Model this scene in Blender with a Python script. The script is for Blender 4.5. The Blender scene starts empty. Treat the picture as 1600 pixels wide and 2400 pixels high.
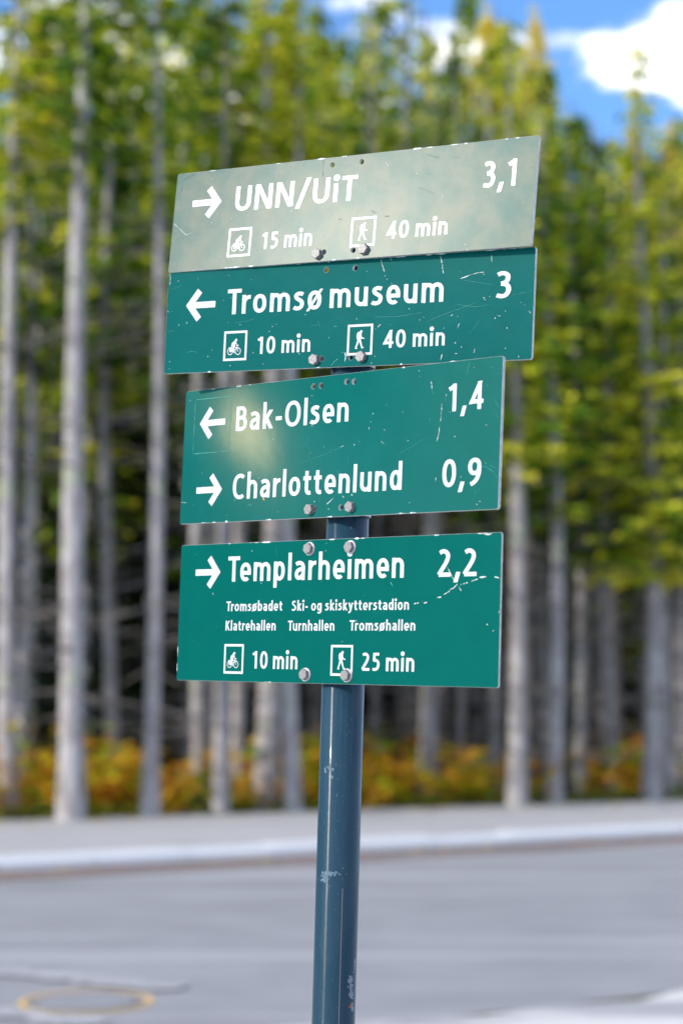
import bpy, math, random
import numpy as np
from mathutils import Vector, Matrix

sc = bpy.context.scene
COL = sc.collection
R = math.radians

# ------------------------------------------------------------------ camera, sky, sun, exposure
cam = bpy.data.cameras.new('camera')
cam.sensor_fit = 'VERTICAL'; cam.sensor_height = 36.0; cam.sensor_width = 24.0
cam.lens = 72.0
cam.clip_start = 0.05; cam.clip_end = 6000
cam.dof.use_dof = True; cam.dof.focus_distance = 2.86; cam.dof.aperture_fstop = 3.3
camo = bpy.data.objects.new('camera', cam); COL.objects.link(camo)
camo.location = (0, 0, 1.65); camo.rotation_euler = (R(95.0), 0, 0)
sc.camera = camo

SUN_AZ, SUN_EL = 61.0, 24.0
to_sun = Vector((-math.sin(R(SUN_AZ))*math.cos(R(SUN_EL)), -math.cos(R(SUN_AZ))*math.cos(R(SUN_EL)), math.sin(R(SUN_EL))))
sun = bpy.data.lights.new('sun', 'SUN'); sun.energy = 3.6; sun.angle = R(0.5); sun.color = (1.0, 0.91, 0.77)
suno = bpy.data.objects.new('sun', sun); COL.objects.link(suno)
suno.rotation_euler = to_sun.to_track_quat('Z', 'Y').to_euler()

world = bpy.data.worlds.new('World'); sc.world = world; world.use_nodes = True
wt = world.node_tree; wt.nodes.clear()
def wn(t, **k):
    n = wt.nodes.new(t)
    for a, b in k.items(): setattr(n, a, b)
    return n
sky = wn('ShaderNodeTexSky', sky_type='NISHITA'); sky.sun_disc = False
sky.sun_elevation = R(SUN_EL); sky.sun_rotation = R(180 + SUN_AZ)
sky.altitude = 50; sky.air_density = 1.0; sky.dust_density = 0.6; sky.ozone_density = 2.5
bg = wn('ShaderNodeBackground'); bg.inputs['Strength'].default_value = 0.15
wout = wn('ShaderNodeOutputWorld')
tc = wn('ShaderNodeTexCoord'); sep = wn('ShaderNodeSeparateXYZ'); wt.links.new(tc.outputs['Generated'], sep.inputs[0])
def wm(op, a, b=None, clamp=False):
    n = wn('ShaderNodeMath', operation=op); n.use_clamp = clamp
    for i, v in enumerate((a, b)):
        if v is None: continue
        if isinstance(v, (int, float)): n.inputs[i].default_value = v
        else: wt.links.new(v, n.inputs[i])
    return n.outputs[0]
# cumulus layer: direction projected on a cloud deck, broken up by fractal noise
zz = wm('ADD', wm('MAXIMUM', sep.outputs[2], 0.0), 0.12)
cmb = wn('ShaderNodeCombineXYZ')
wt.links.new(wm('DIVIDE', sep.outputs[0], zz), cmb.inputs[0]); wt.links.new(wm('DIVIDE', sep.outputs[1], zz), cmb.inputs[1])
cmb.inputs[2].default_value = 5.11
cn = wn('ShaderNodeTexNoise'); cn.inputs['Scale'].default_value = 3.1; cn.inputs['Detail'].default_value = 7; cn.inputs['Roughness'].default_value = 0.52
cmap = wn('ShaderNodeMapping'); cmap.inputs['Location'].default_value = (36.112, 18.544, 9.76)
wt.links.new(cmb.outputs[0], cmap.inputs[0]); wt.links.new(cmap.outputs[0], cn.inputs['Vector'])
cr = wn('ShaderNodeMapRange'); cr.interpolation_type = 'SMOOTHSTEP'
cr.inputs[1].default_value = 0.50; cr.inputs[2].default_value = 0.575
wt.links.new(cn.outputs[0], cr.inputs[0])
up = wm('MULTIPLY', cr.outputs[0], wm('MULTIPLY', sep.outputs[2], 14.0, True), True)
tint = wn('ShaderNodeMix', data_type='RGBA', blend_type='MULTIPLY'); tint.inputs[0].default_value = 1.0
wt.links.new(sky.outputs[0], tint.inputs[6]); tint.inputs[7].default_value = (0.72, 1.02, 1.38, 1)
mixc = wn('ShaderNodeMix', data_type='RGBA')
wt.links.new(up, mixc.inputs[0]); wt.links.new(tint.outputs[2], mixc.inputs[6]); mixc.inputs[7].default_value = (11.0, 10.8, 10.8, 1)
wt.links.new(mixc.outputs[2], bg.inputs[0]); wt.links.new(bg.outputs[0], wout.inputs[0])

sc.render.engine = 'CYCLES'
sc.cycles.use_denoising = True
sc.cycles.max_bounces = 8; sc.cycles.diffuse_bounces = 4; sc.cycles.glossy_bounces = 3; sc.cycles.transmission_bounces = 4
sc.cycles.sample_clamp_indirect = 8.0
sc.view_settings.view_transform = 'Standard'; sc.view_settings.look = 'None'
sc.view_settings.exposure = 0.3; sc.view_settings.gamma = 1.0; sc.view_settings.use_curve_mapping = False

# ------------------------------------------------------------------ helpers
def tag(o, label=None, category=None, group=None, kind=None):
    if label: o['label'] = label
    if category: o['category'] = category
    if group: o['group'] = group
    if kind: o['kind'] = kind
    return o
def link(o, parent=None, loc=None):
    COL.objects.link(o)
    if parent: o.parent = parent
    if loc is not None: o.location = loc
    return o
def mesh(name, v, f, mats=(), mi=None, smooth=False):
    m = bpy.data.meshes.new(name); m.from_pydata(v, [], f)
    for x in mats: m.materials.append(x)
    if mi is not None: m.polygons.foreach_set('material_index', mi)
    if smooth: m.polygons.foreach_set('use_smooth', [True]*len(m.polygons))
    m.update(); return m
def obj(name, data, parent=None, loc=None): return link(bpy.data.objects.new(name, data), parent, loc)
def empty(name, loc=(0, 0, 0)):
    o = bpy.data.objects.new(name, None); o.empty_display_size = .2; COL.objects.link(o); o.location = loc; return o

class NT:
    """small wrapper for building node materials"""
    def __init__(s, name):
        s.m = bpy.data.materials.new(name); s.m.use_nodes = True; s.t = s.m.node_tree
        s.b = s.t.nodes['Principled BSDF']; s.out = s.t.nodes['Material Output']
    def n(s, t, **k):
        x = s.t.nodes.new(t)
        for a, b in k.items(): setattr(x, a, b)
        return x
    def set(s, node, key, v):
        if isinstance(v, bpy.types.NodeSocket): s.t.links.new(v, node.inputs[key])
        else: node.inputs[key].default_value = v
    def p(s, **k):
        for a, v in k.items(): s.set(s.b, a.replace('_', ' '), v)
        return s
    def math(s, op, a, b=0.0, c=None, clamp=False):
        x = s.n('ShaderNodeMath', operation=op); x.use_clamp = clamp
        s.set(x, 0, a); s.set(x, 1, b)
        if c is not None: s.set(x, 2, c)
        return x.outputs[0]
    def coord(s, which='Object'): return s.n('ShaderNodeTexCoord').outputs[which]
    def mapping(s, vec, scale=(1, 1, 1), rot=(0, 0, 0), loc=(0, 0, 0)):
        x = s.n('ShaderNodeMapping'); s.set(x, 0, vec); x.inputs['Scale'].default_value = scale
        x.inputs['Rotation'].default_value = rot; x.inputs['Location'].default_value = loc
        return x.outputs[0]
    def noise(s, vec, scale, detail=4, rough=.5, dist=0.0):
        x = s.n('ShaderNodeTexNoise'); s.set(x, 'Vector', vec); x.inputs['Scale'].default_value = scale
        x.inputs['Detail'].default_value = detail; x.inputs['Roughness'].default_value = rough; x.inputs['Distortion'].default_value = dist
        return x.outputs[0]
    def ramp(s, fac, stops):
        x = s.n('ShaderNodeValToRGB'); s.set(x, 0, fac); e = x.color_ramp.elements
        while len(e) < len(stops): e.new(0.5)
        for i, (q, c) in enumerate(stops):
            e[i].position = q; e[i].color = c if len(c) == 4 else (*c, 1)
        return x.outputs[0]
    def mix(s, f, a, b, mode='MIX'):
        x = s.n('ShaderNodeMix', data_type='RGBA', blend_type=mode)
        s.set(x, 0, f); s.set(x, 6, a if isinstance(a, bpy.types.NodeSocket) else (*a, 1)); s.set(x, 7, b if isinstance(b, bpy.types.NodeSocket) else (*b, 1))
        return x.outputs[2]
    def smooth(s, v, lo, hi, a=0.0, b=1.0):
        x = s.n('ShaderNodeMapRange'); x.interpolation_type = 'SMOOTHSTEP'
        for i, q in enumerate((v, lo, hi, a, b)): s.set(x, i, q)
        return x.outputs[0]
    def bump(s, h, strength=1.0, dist=1.0, normal=None):
        x = s.n('ShaderNodeBump'); s.set(x, 'Height', h); x.inputs['Strength'].default_value = strength; x.inputs['Distance'].default_value = dist
        if normal is not None: s.set(x, 'Normal', normal)
        return x.outputs[0]
def flat(name, col, rough=.6, metal=0.0, spec=.5):
    t = NT(name); t.p(Base_Color=(*col, 1), Roughness=rough, Metallic=metal); t.b.inputs['Specular IOR Level'].default_value = spec
    return t.m

# ------------------------------------------------------------------ materials of the setting
RD = 34.0                                        # bearing of the road: it runs away to the right
d = Vector((math.cos(R(RD)), math.sin(R(RD)), 0)); nrm = Vector((-math.sin(R(RD)), math.cos(R(RD)), 0))
def tn(t, n, z=0.0): return d*t + nrm*n + Vector((0, 0, z))

def asphalt(name, dark, light, streak, patch=0.0):
    t = NT(name); c = t.coord()
    fine = t.noise(c, 160, 3, .7); mid = t.noise(c, 1.1, 5, .6)
    run = t.noise(t.mapping(c, (.07, 1.25, 1), (0, 0, -R(RD))), 1.0, 5, .55, .3)
    col = t.mix(t.smooth(mid, .3, .7), dark, light)
    col = t.mix(t.math('MULTIPLY', t.smooth(run, .50, .64), .8), col, streak)
    if patch:
        dust = t.noise(t.mapping(c, (.55, 2.2, 1), (0, 0, -R(RD))), .9, 6, .62, .6)
        col = t.mix(t.smooth(dust, .42, .54), col, (.74, .72, .69))
    col = t.mix(t.math('MULTIPLY', t.smooth(fine, .35, .75), .35), col, (.30, .31, .34))
    t.p(Base_Color=col, Roughness=.72); t.set(t.b, 'Normal', t.bump(fine, .5, .004))
    return t.m
M_road = asphalt('worn_asphalt', (.27, .272, .288), (.325, .327, .342), (.425, .425, .445))
M_path = asphalt('pale_asphalt', (.45, .44, .445), (.50, .49, .49), (.54, .53, .53))
M_side = asphalt('dusty_asphalt', (.34, .34, .37), (.40, .39, .40), (.6, .6, .62), 1)
t = NT('granite'); c = t.coord()
t.p(Base_Color=t.ramp(t.noise(c, 60, 4, .7), [(.3, (.66, .66, .68)), (.7, (.80, .80, .80))]), Roughness=.6); M_granite = t.m
t = NT('forest_soil'); c = t.coord()
t.p(Base_Color=t.ramp(t.noise(c, .8, 6, .6), [(.3, (.05, .045, .02)), (.5, (.10, .10, .03)), (.7, (.16, .11, .04))]), Roughness=.9); M_soil = t.m
t = NT('gutter_strip'); c = t.coord()  # darker mottled grey-brown, stretched along the road
t.p(Base_Color=t.ramp(t.noise(t.mapping(c, (.5, 2, 1), (0, 0, -R(RD))), 2.2, 6, .65), [(.35, (.13, .115, .12)), (.55, (.24, .17, .15)), (.7, (.24, .24, .26))]), Roughness=.85); M_gutter = t.m
t = NT('bark'); c = t.coord(); oi = t.n('ShaderNodeObjectInfo').outputs['Random']
bk = t.ramp(t.noise(t.mapping(c, (1, 1, .35)), 5.5, 6, .62), [(.28, (.17, .155, .16)), (.5, (.38, .355, .365)), (.72, (.58, .56, .59))])
bk = t.mix(t.smooth(t.noise(c, 1.6, 4, .6), .52, .68), bk, (.38, .42, .32))
bk = t.mix(t.math('MULTIPLY', oi, .35), bk, (.20, .17, .15))
t.p(Base_Color=bk, Roughness=.85); t.set(t.b, 'Normal', t.bump(t.noise(t.mapping(c, (1, 1, .3)), 22, 4, .7), .8, .02)); M_bark = t.m
t = NT('shaded_bark'); c = t.coord()  # darker copy of the bark, painting shade onto stems deep in the wood
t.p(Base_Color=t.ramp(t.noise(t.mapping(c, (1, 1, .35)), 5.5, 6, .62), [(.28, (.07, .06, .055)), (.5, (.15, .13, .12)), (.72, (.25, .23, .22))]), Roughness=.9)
t.set(t.b, 'Normal', t.bump(t.noise(t.mapping(c, (1, 1, .3)), 18, 4, .7), 1, .03)); M_bark_shade = t.m
M_dead = flat('dead_wood', (.115, .105, .10), .9)
t = NT('birch_bark'); c = t.coord()
t.p(Base_Color=t.ramp(t.noise(t.mapping(c, (1, 1, 6)), 3, 4, .6), [(.38, (.07, .06, .06)), (.46, (.58, .56, .53)), (.7, (.68, .67, .65))]), Roughness=.7); M_birch = t.m
def leafmat(name, stops, trans=.45, own=.40):
    t = NT(name); g = t.n('ShaderNodeNewGeometry'); c = t.coord()
    oi = t.n('ShaderNodeObjectInfo').outputs['Random']
    w = t.math('MULTIPLY_ADD', g.outputs['Random Per Island'], .42, t.math('MULTIPLY_ADD', t.smooth(t.noise(c, 1.7, 3, .6), .36, .64), .50, .12))
    if own: w = t.math('SUBTRACT', t.math('MULTIPLY_ADD', oi, own, w), .19)
    else: w = t.math('SUBTRACT', w, .03)
    col = t.ramp(w, stops)
    t.p(Base_Color=col, Roughness=.55); t.b.inputs['Specular IOR Level'].default_value = .35
    tr = t.n('ShaderNodeBsdfTranslucent'); t.set(tr, 0, col)
    mx = t.n('ShaderNodeMixShader'); mx.inputs[0].default_value = trans
    t.t.links.new(t.b.outputs[0], mx.inputs[1]); t.t.links.new(tr.outputs[0], mx.inputs[2]); t.t.links.new(mx.outputs[0], t.out.inputs[0])
    return t.m
M_needle = leafmat('spruce_needles', [(.2, (.020, .06, .008)), (.40, (.075, .21, .013)), (.60, (.25, .44, .02)), (.76, (.78, .74, .03)), (.90, (.92, .86, .08))], .40)  # bright yellow stops paint sunlit tips and leaf glints into the needles
M_shade = leafmat('shaded_needles', [(.2, (.012, .032, .008)), (.5, (.028, .065, .012)), (.8, (.07, .11, .015))], .3)  # darkened needle greens that paint the gloom between the trunks
M_yellow = leafmat('yellow_leaves', [(.2, (.40, .42, .02)), (.45, (.74, .66, .02)), (.7, (.88, .72, .03)), (.9, (.88, .72, .08))], .5)
M_under = leafmat('undergrowth_leaves', [(.22, (.18, .34, .02)), (.38, (.46, .58, .03)), (.48, (.92, .76, .03)), (.60, (.86, .44, .04)), (.72, (.66, .24, .05)), (.84, (.80, .56, .06))], .5, 0)

# ------------------------------------------------------------------ ground, road, pavement, kerb
def sheet(name, pts, z, mat, label, parent=None):
    o = obj(name, mesh(name, [(p[0], p[1], z) for p in pts], [tuple(range(len(pts)))], [mat]))
    return tag(o, label, kind='structure')
sheet('ground', [(-1500, -1500), (1500, -1500), (1500, 1500), (-1500, 1500)], 0, M_soil, 'dark soil reaching to the horizon under everything')
NEAR, KERB = 8.45, 17.45
sheet('road', [tn(-70, NEAR), tn(90, NEAR), tn(90, KERB), tn(-70, KERB)], .006, M_road, 'worn grey asphalt road crossing behind the signpost')
sheet('gutter', [tn(-70, KERB-.95), tn(90, KERB-.95), tn(90, KERB-.002), tn(-70, KERB-.002)], .010, M_gutter, 'dark brownish strip along the far kerb')
# near roadside: dusty asphalt with a ragged outer edge
rng = random.Random(4)
edge = [tn(t*.5-20, NEAR+.02+.16*math.sin(t*.9)+.12*rng.uniform(-1, 1)) for t in range(0, 130)]
sheet('roadside', [tn(-20, -8)] + [tn(46, -8)] + edge[::-1], .014, M_side, 'pale dusty roadside asphalt on the near side of the road')
far = lambda t: max(19.0, min(25.0, 22.65-.104*(t-10.3)))
ts = [-70, -40, -12, 0, 6, 12, 18, 24, 32, 45, 90]
sheet('pavement', [tn(-70, KERB+.30), tn(90, KERB+.30)] + [tn(q, far(q)) for q in ts[::-1]], .125, M_path, 'light grey pavement between the far kerb and the trees')
kerb = tag(empty('kerb', tn(0, KERB)), 'pale granite kerb along the far side of the road', kind='structure')
def kerb_mesh():
    L, w, h, b = .985, .298, .125, .055
    v = []; 
    for x in (0, L):
        v += [(x, 0, 0), (x, 0, h-b), (x, b, h), (x, w, h), (x, w, 0)]
    f = [(0, 1, 6, 5), (1, 2, 7, 6), (2, 3, 8, 7), (3, 4, 9, 8), (4, 3, 2, 1, 0), (5, 6, 7, 8, 9)]
    return mesh('kerb_stone', v, f, [M_granite])
km = kerb_mesh()
for i in range(-18, 62):
    o = obj('kerb_stone', km, kerb); o.location = d*i + Vector((0, 0, rng.uniform(-.006, .006))); o.rotation_euler = (0, 0, R(RD))
# forest floor: gently uneven sheet behind the pavement
V = []; F = []; nx, ny = 70, 44
for j in range(ny+1):
    for i in range(nx+1):
        tt = -70 + 160*i/nx; q = (j/ny)**1.6
        n0 = far(tt) - .0; nn = n0 + 110*q
        z = .11 + (0 if j == 0 else (.10*math.sin(tt*.7)*math.cos(nn*.6) + .05*math.sin(tt*2.1+nn)) * min(1, j/4))
        V.append(tuple(tn(tt, nn, z)))
for j in range(ny):
    for i in range(nx):
        a = j*(nx+1)+i; F.append((a, a+1, a+nx+2, a+nx+1))
tag(obj('forest_floor', mesh('forest_floor', V, F, [M_soil], smooth=True)), 'leaf strewn forest floor rising gently behind the pavement', kind='structure')

# worn paint and dust streaks lying on the road
def ribbon(pts, w, z, jit, rg):
    v = []; f = []
    for i, p in enumerate(pts):
        a = pts[max(0, i-1)]; b = pts[min(len(pts)-1, i+1)]; tx, ty = b[0]-a[0], b[1]-a[1]; l = math.hypot(tx, ty) or 1
        ww = w*(.5+jit*rg.uniform(-.5, .5)) * (0.25 if i in (0, len(pts)-1) else 1)
        v += [(p[0]-ty/l*ww, p[1]+tx/l*ww, z), (p[0]+ty/l*ww, p[1]-tx/l*ww, z)]
    for i in range(len(pts)-1): f.append((2*i, 2*i+1, 2*i+3, 2*i+2))
    return v, f
t = NT('worn_white_paint'); c = t.coord()
wear = t.smooth(t.noise(c, 9, 6, .7), .44, .58)
t.p(Base_Color=t.mix(wear, (.36, .36, .375), (.47, .47, .49)), Roughness=.7); M_wornwhite = t.m
def gp(px, py, h=0.0):      # ground position of a spot noted in the photograph (survey of the road marks)
    z = (1.65-h)/((py-1620)/4800.0); return ((px-800)/4800.0*z, z)
mk = [[gp(-60, 2268), gp(90, 2277), gp(210, 2288), gp(330, 2300), gp(440, 2312)], [gp(-60, 2355), gp(60, 2368), gp(170, 2382), gp(260, 2392)]]
mo = tag(empty('road_streaks'), 'faint worn pale streaks on the near lane of the road', kind='structure')
for k, pts in enumerate(mk):
    P = []
    for a, b in zip(pts, pts[1:]):
        for q in range(6): P.append((a[0]+(b[0]-a[0])*q/6, a[1]+(b[1]-a[1])*q/6+rng.uniform(-.02, .02)))
    v, f = ribbon(P, .26, .020, .35, rng)
    obj('worn_streak', mesh('worn_streak', v, f, [M_wornwhite]), mo)

# manhole cover in a hand sprayed yellow ring
mc = gp(212, 2337)
mh = tag(empty('manhole_cover', (mc[0], mc[1], .010)), 'round iron manhole cover in the road inside a yellow painted ring', 'manhole cover')
def disc(r0, r1, z, n=48, wob=0, rg=None, ys=1.0):
    v = []; f = []
    for i in range(n):
        a = 2*math.pi*i/n; w0 = 1+(rg.uniform(-wob, wob) if rg else 0); w1 = 1+(rg.uniform(-wob, wob) if rg else 0)
        v += [(r0*w0*math.cos(a), r0*w0*math.sin(a)*ys, z), (r1*w1*math.cos(a), r1*w1*math.sin(a)*ys, z)]
    for i in range(n):
        j = (i+1) % n; f.append((2*i, 2*i+1, 2*j+1, 2*j))
    return v, f
t = NT('cast_iron'); c = t.coord()
ch = t.n('ShaderNodeTexChecker'); t.set(ch, 0, c); ch.inputs['Scale'].default_value = 34
t.p(Base_Color=t.mix(t.noise(c, 12, 4), (.26, .26, .28), (.42, .42, .45)), Roughness=.55, Metallic=.3); t.set(t.b, 'Normal', t.bump(ch.outputs[1], .6, .003)); M_iron = t.m
v, f = disc(.27, .30, .004); obj('cover_frame', mesh('cover_frame', v, f, [M_iron]), mh)
v = [((.26)*math.cos(2*math.pi*i/40), (.26)*math.sin(2*math.pi*i/40), z) for z in (.0, .006) for i in range(40)]
f = [tuple(range(40, 80))] + [(i, (i+1) % 40, 40+(i+1) % 40, 40+i) for i in range(40)]
lid = obj('lid', mesh('lid', v, f, [M_iron]), mh)
V = []; F = []
for k in range(-4, 5):
    for m_ in range(-4, 5):
        x, y = k*.055, m_*.055
        if x*x+y*y < .235**2:
            b = len(V); s_ = .016
            V += [(x-s_, y-s_, .006), (x+s_, y-s_, .006), (x+s_, y+s_, .006), (x-s_, y+s_, .006), (x-s_*.7, y-s_*.7, .011), (x+s_*.7, y-s_*.7, .011), (x+s_*.7, y+s_*.7, .011), (x-s_*.7, y+s_*.7, .011)]
            F += [(b+4, b+5, b+6, b+7)] + [(b+q, b+(q+1) % 4, b+4+(q+1) % 4, b+4+q) for q in range(4)]
obj('tread_studs', mesh('tread_studs', V, F, [M_iron]), mh)['kind'] = 'stuff'
t = NT('yellow_spray'); c = t.coord()
t.p(Base_Color=t.mix(t.smooth(t.noise(c, 5, 5, .65), .54, .76), (.86, .54, .16), (.38, .36, .33)), Roughness=.7); M_spray = t.m
v, f = disc(.324, .353, .002, 60, .015, rng, 1.15)
tag(obj('painted_ring', mesh('painted_ring', v, f, [M_spray]), None, (mc[0], mc[1], .010)), 'worn yellow ring sprayed on the asphalt round the manhole cover', kind='structure')

# ------------------------------------------------------------------ trees
def tube(P, rad, ns, v, f, cap=False):
    base = len(v)
    for i, (p, r) in enumerate(zip(P, rad)):
        a = Vector(P[max(0, i-1)]); b = Vector(P[min(len(P)-1, i+1)]); ax = (b-a).normalized()
        u = ax.cross(Vector((0, 0, 1)) if abs(ax.z) < .9 else Vector((1, 0, 0))).normalized(); w = ax.cross(u)
        for k in range(ns):
            q = 2*math.pi*k/ns; v.append(tuple(Vector(p)+(u*math.cos(q)+w*math.sin(q))*r))
    for i in range(len(P)-1):
        for k in range(ns):
            a = base+i*ns+k; b = base+i*ns+(k+1) % ns; f.append((a, b, b+ns, a+ns))

def trunk_mesh(seed, mat):
    """unit trunk: height 1, base radius 1 (scaled per tree)"""
    r = random.Random(seed); v = []; f = []; P = []; rad = []
    bx, by = r.uniform(-1, 1), r.uniform(-1, 1)
    for i in range(15):
        h = i/14; P.append((bx*.010*math.sin(h*5+seed), by*.010*math.sin(h*4), h)); rad.append((1.0-.93*h**1.7) + (.35 if i == 0 else (.06 if i == 1 else 0)))
    # built at true proportion 16 m / 0.15 m, later scaled
    P = [(x*16, y*16, z*16) for x, y, z in P]; rad = [q*.15*(1+.07*r.uniform(-1, 1)) for q in rad]
    tube(P, rad, 12, v, f)
    return mesh('trunk', v, f, [mat], smooth=True)
TR = [trunk_mesh(i, M_bark) for i in range(4)]
TI = [trunk_mesh(i+5, M_bark_shade) for i in range(3)]
TB = [trunk_mesh(i+9, M_birch) for i in range(2)]

def dead_mesh(seed, lo, hi, n=38):
    """thin bare twigs standing out from the stem below the crown"""
    r = random.Random(seed); v = []; f = []
    for i in range(n):
        z = r.uniform(lo, hi); a = r.uniform(0, 2*math.pi); L = r.uniform(.4, 2.0); dr = -r.uniform(.05, .28)
        dx, dy = math.cos(a), math.sin(a)
        P = [(dx*.08, dy*.08, z), (dx*L*.5, dy*L*.5, z+dr*L*.35), (dx*L, dy*L+r.uniform(-.1, .1), z+dr*L*1.1)]
        tube(P, (.020, .014, .005), 3, v, f)
        for k in range(r.randint(0, 3)):
            q = r.uniform(.3, .9); p0 = Vector(P[1])*(1-q)+Vector(P[2])*q; b = a+r.choice((-1, 1))*r.uniform(.5, 1.0); l = r.uniform(.15, .4)
            tube([tuple(p0), tuple(p0+Vector((math.cos(b)*l, math.sin(b)*l, -.08)))], (.006, .003), 3, v, f)
    return mesh('dead_branches', v, f, [M_dead])
DEAD = [dead_mesh(20+i, 1.3, 8.5) for i in range(4)]

def crown_mesh(seed, Lc, Rc, dens, gap=0.0, leafw=1.0, needle=None):
    """spruce crown from z=0 (lowest branch) to z=Lc: whorls of drooping limbs hung with needle sprays"""
    r = random.Random(seed); v = []; f = []; mi = []
    z = 0.0
    while z < Lc-.12:
        q = z/Lc; rr = Rc*((1-q)**.72)*min(1.0, .45+q*4.5)
        for k in range(r.randint(3, 6)):
            if r.random() < gap: continue
            a = r.uniform(0, 2*math.pi); L = max(.10, rr*r.uniform(.62, 1.12)); zz = z+r.uniform(-.09, .09)
            droop = (.32-.75*q)*L; dx, dy = math.cos(a), math.sin(a)
            P = [Vector((0, 0, zz)), Vector((dx*L*.5, dy*L*.5, zz-droop*.65)), Vector((dx*L, dy*L, zz-droop*.75))]
            n0 = len(f); tube([tuple(p) for p in P], (.016*(1-q)+.005, .009, .003), 3, v, f); mi += [1]*(len(f)-n0)
            s = .10
            while s < 1.02:
                p0 = P[0].lerp(P[1], s*2) if s < .5 else P[1].lerp(P[2], min(1, s*2-1))
                for sd in (-1, 1):
                    if r.random() > dens: continue
                    l = r.uniform(.16, .34)*leafw*(1.15-.55*s)*(1 if q < .8 else .7); b = a+sd*r.uniform(.35, 1.25)
                    tip = p0+Vector((math.cos(b)*l, math.sin(b)*l, -l*r.uniform(.15, .85)))
                    wv = Vector((-math.sin(b), math.cos(b), r.uniform(-.9, .9))).normalized()*l*r.uniform(.20, .36)
                    m_ = p0.lerp(tip, .45); i0 = len(v)
                    v += [tuple(p0), tuple(m_+wv), tuple(tip), tuple(m_-wv)]; f.append((i0, i0+1, i0+2, i0+3)); mi.append(0)
                s += .13/max(.35, L)*.62
        z += r.uniform(.22, .34)
    # leader
    n0 = len(f); tube([(0, 0, Lc-.5), (0, 0, Lc+.15)], (.02, .004), 3, v, f); mi += [1]*(len(f)-n0)
    return mesh('crown', v, f, [needle or M_needle, M_dead], mi)
CR_Y = [crown_mesh(50+i, 9.0, 1.9, .95, .05, 1.5, M_shade) for i in range(3)]   # young trees, shade painted into the needles
CR_D = [crown_mesh(40+i, 9.0, 1.75, .68, .22, 1.18) for i in range(4)]      # dense crowns
CR_S = [crown_mesh(60+i, 9.0, 1.45, .66, .34) for i in range(3)]            # thin crowns

def birch_crown(seed, Lc=6.0, Rc=1.3, n=2600, big=.085):
    r = random.Random(seed); v = []; f = []; mi = []; tips = []
    for k in range(46):
        q = k/46; z = q*Lc*.86; a = r.uniform(0, 2*math.pi); L = Rc*(1-q)**.6*r.uniform(.5, 1.1)
        P = [Vector((0, 0, z)), Vector((math.cos(a)*L*.6, math.sin(a)*L*.6, z+.45*L)), Vector((math.cos(a)*L, math.sin(a)*L, z+.75*L))]
        n0 = len(f); tube([tuple(p) for p in P], (.016, .008, .003), 3, v, f); mi += [1]*(len(f)-n0); tips.append(P)
    tips.append([Vector((0, 0, Lc*.8)), Vector((0, 0, Lc*.93)), Vector((0, 0, Lc))])
    for k in range(n):
        P = r.choice(tips); s = r.uniform(.25, 1.05); p = (P[0].lerp(P[1], s*2) if s < .5 else P[1].lerp(P[2], s*2-1)) + Vector([r.gauss(0, .12) for _ in range(3)])
        u = Vector([r.uniform(-1, 1) for _ in range(3)]).normalized()*big*r.uniform(.6, 1.1); w = u.cross(Vector([r.uniform(-1, 1) for _ in range(3)])).normalized()*big*.7
        i0 = len(v); v += [tuple(p-u), tuple(p+w), tuple(p+u), tuple(p-w)]; f.append((i0, i0+1, i0+2, i0+3)); mi.append(0)
    return mesh('crown', v, f, [M_yellow, M_birch], mi)
CR_B = [birch_crown(80+i) for i in range(2)]

def pxw(px, depth): return (px-800)/4800.0*depth           # sideways offset of a stem seen at column px
def zat(py, depth): return 1.65+(1620-py)/4800.0*depth      # height seen at row py
rt = random.Random(77)
def tree(x, y, height, rad, cb, kind, label, group=None, dead=True, cr=1.0, inner=False):
    """kind: D dense spruce, S thin spruce, B birch; cb = height of the lowest living branch"""
    e = empty({'B': 'birch_tree', 'Y': 'young_spruce'}.get(kind, 'spruce_tree'), (x, y, .08))
    tag(e, label, 'tree', group)
    e.rotation_euler = (R(rt.gauss(0, .13)), R(rt.gauss(0, .13)), rt.uniform(0, 6.28))
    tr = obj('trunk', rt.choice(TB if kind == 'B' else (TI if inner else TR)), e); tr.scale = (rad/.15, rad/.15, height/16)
    if kind == 'B': c = rt.choice(CR_B); L0 = 6.0
    elif kind == 'Y': c = rt.choice(CR_Y); L0 = 9.0
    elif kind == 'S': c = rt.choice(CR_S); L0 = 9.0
    else: c = rt.choice(CR_D); L0 = 9.0
    cc = obj('crown', c, e, (0, 0, cb)); s = (height-cb)/L0; w = cr*(s**.5)
    cc.scale = (w, w, s)
    if dead:
        dd = obj('dead_branches', rt.choice(DEAD), e); dd.scale = (rad/.11, rad/.11, max(.5, cb/8.5)); dd['kind'] = 'stuff'
    return e
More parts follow.
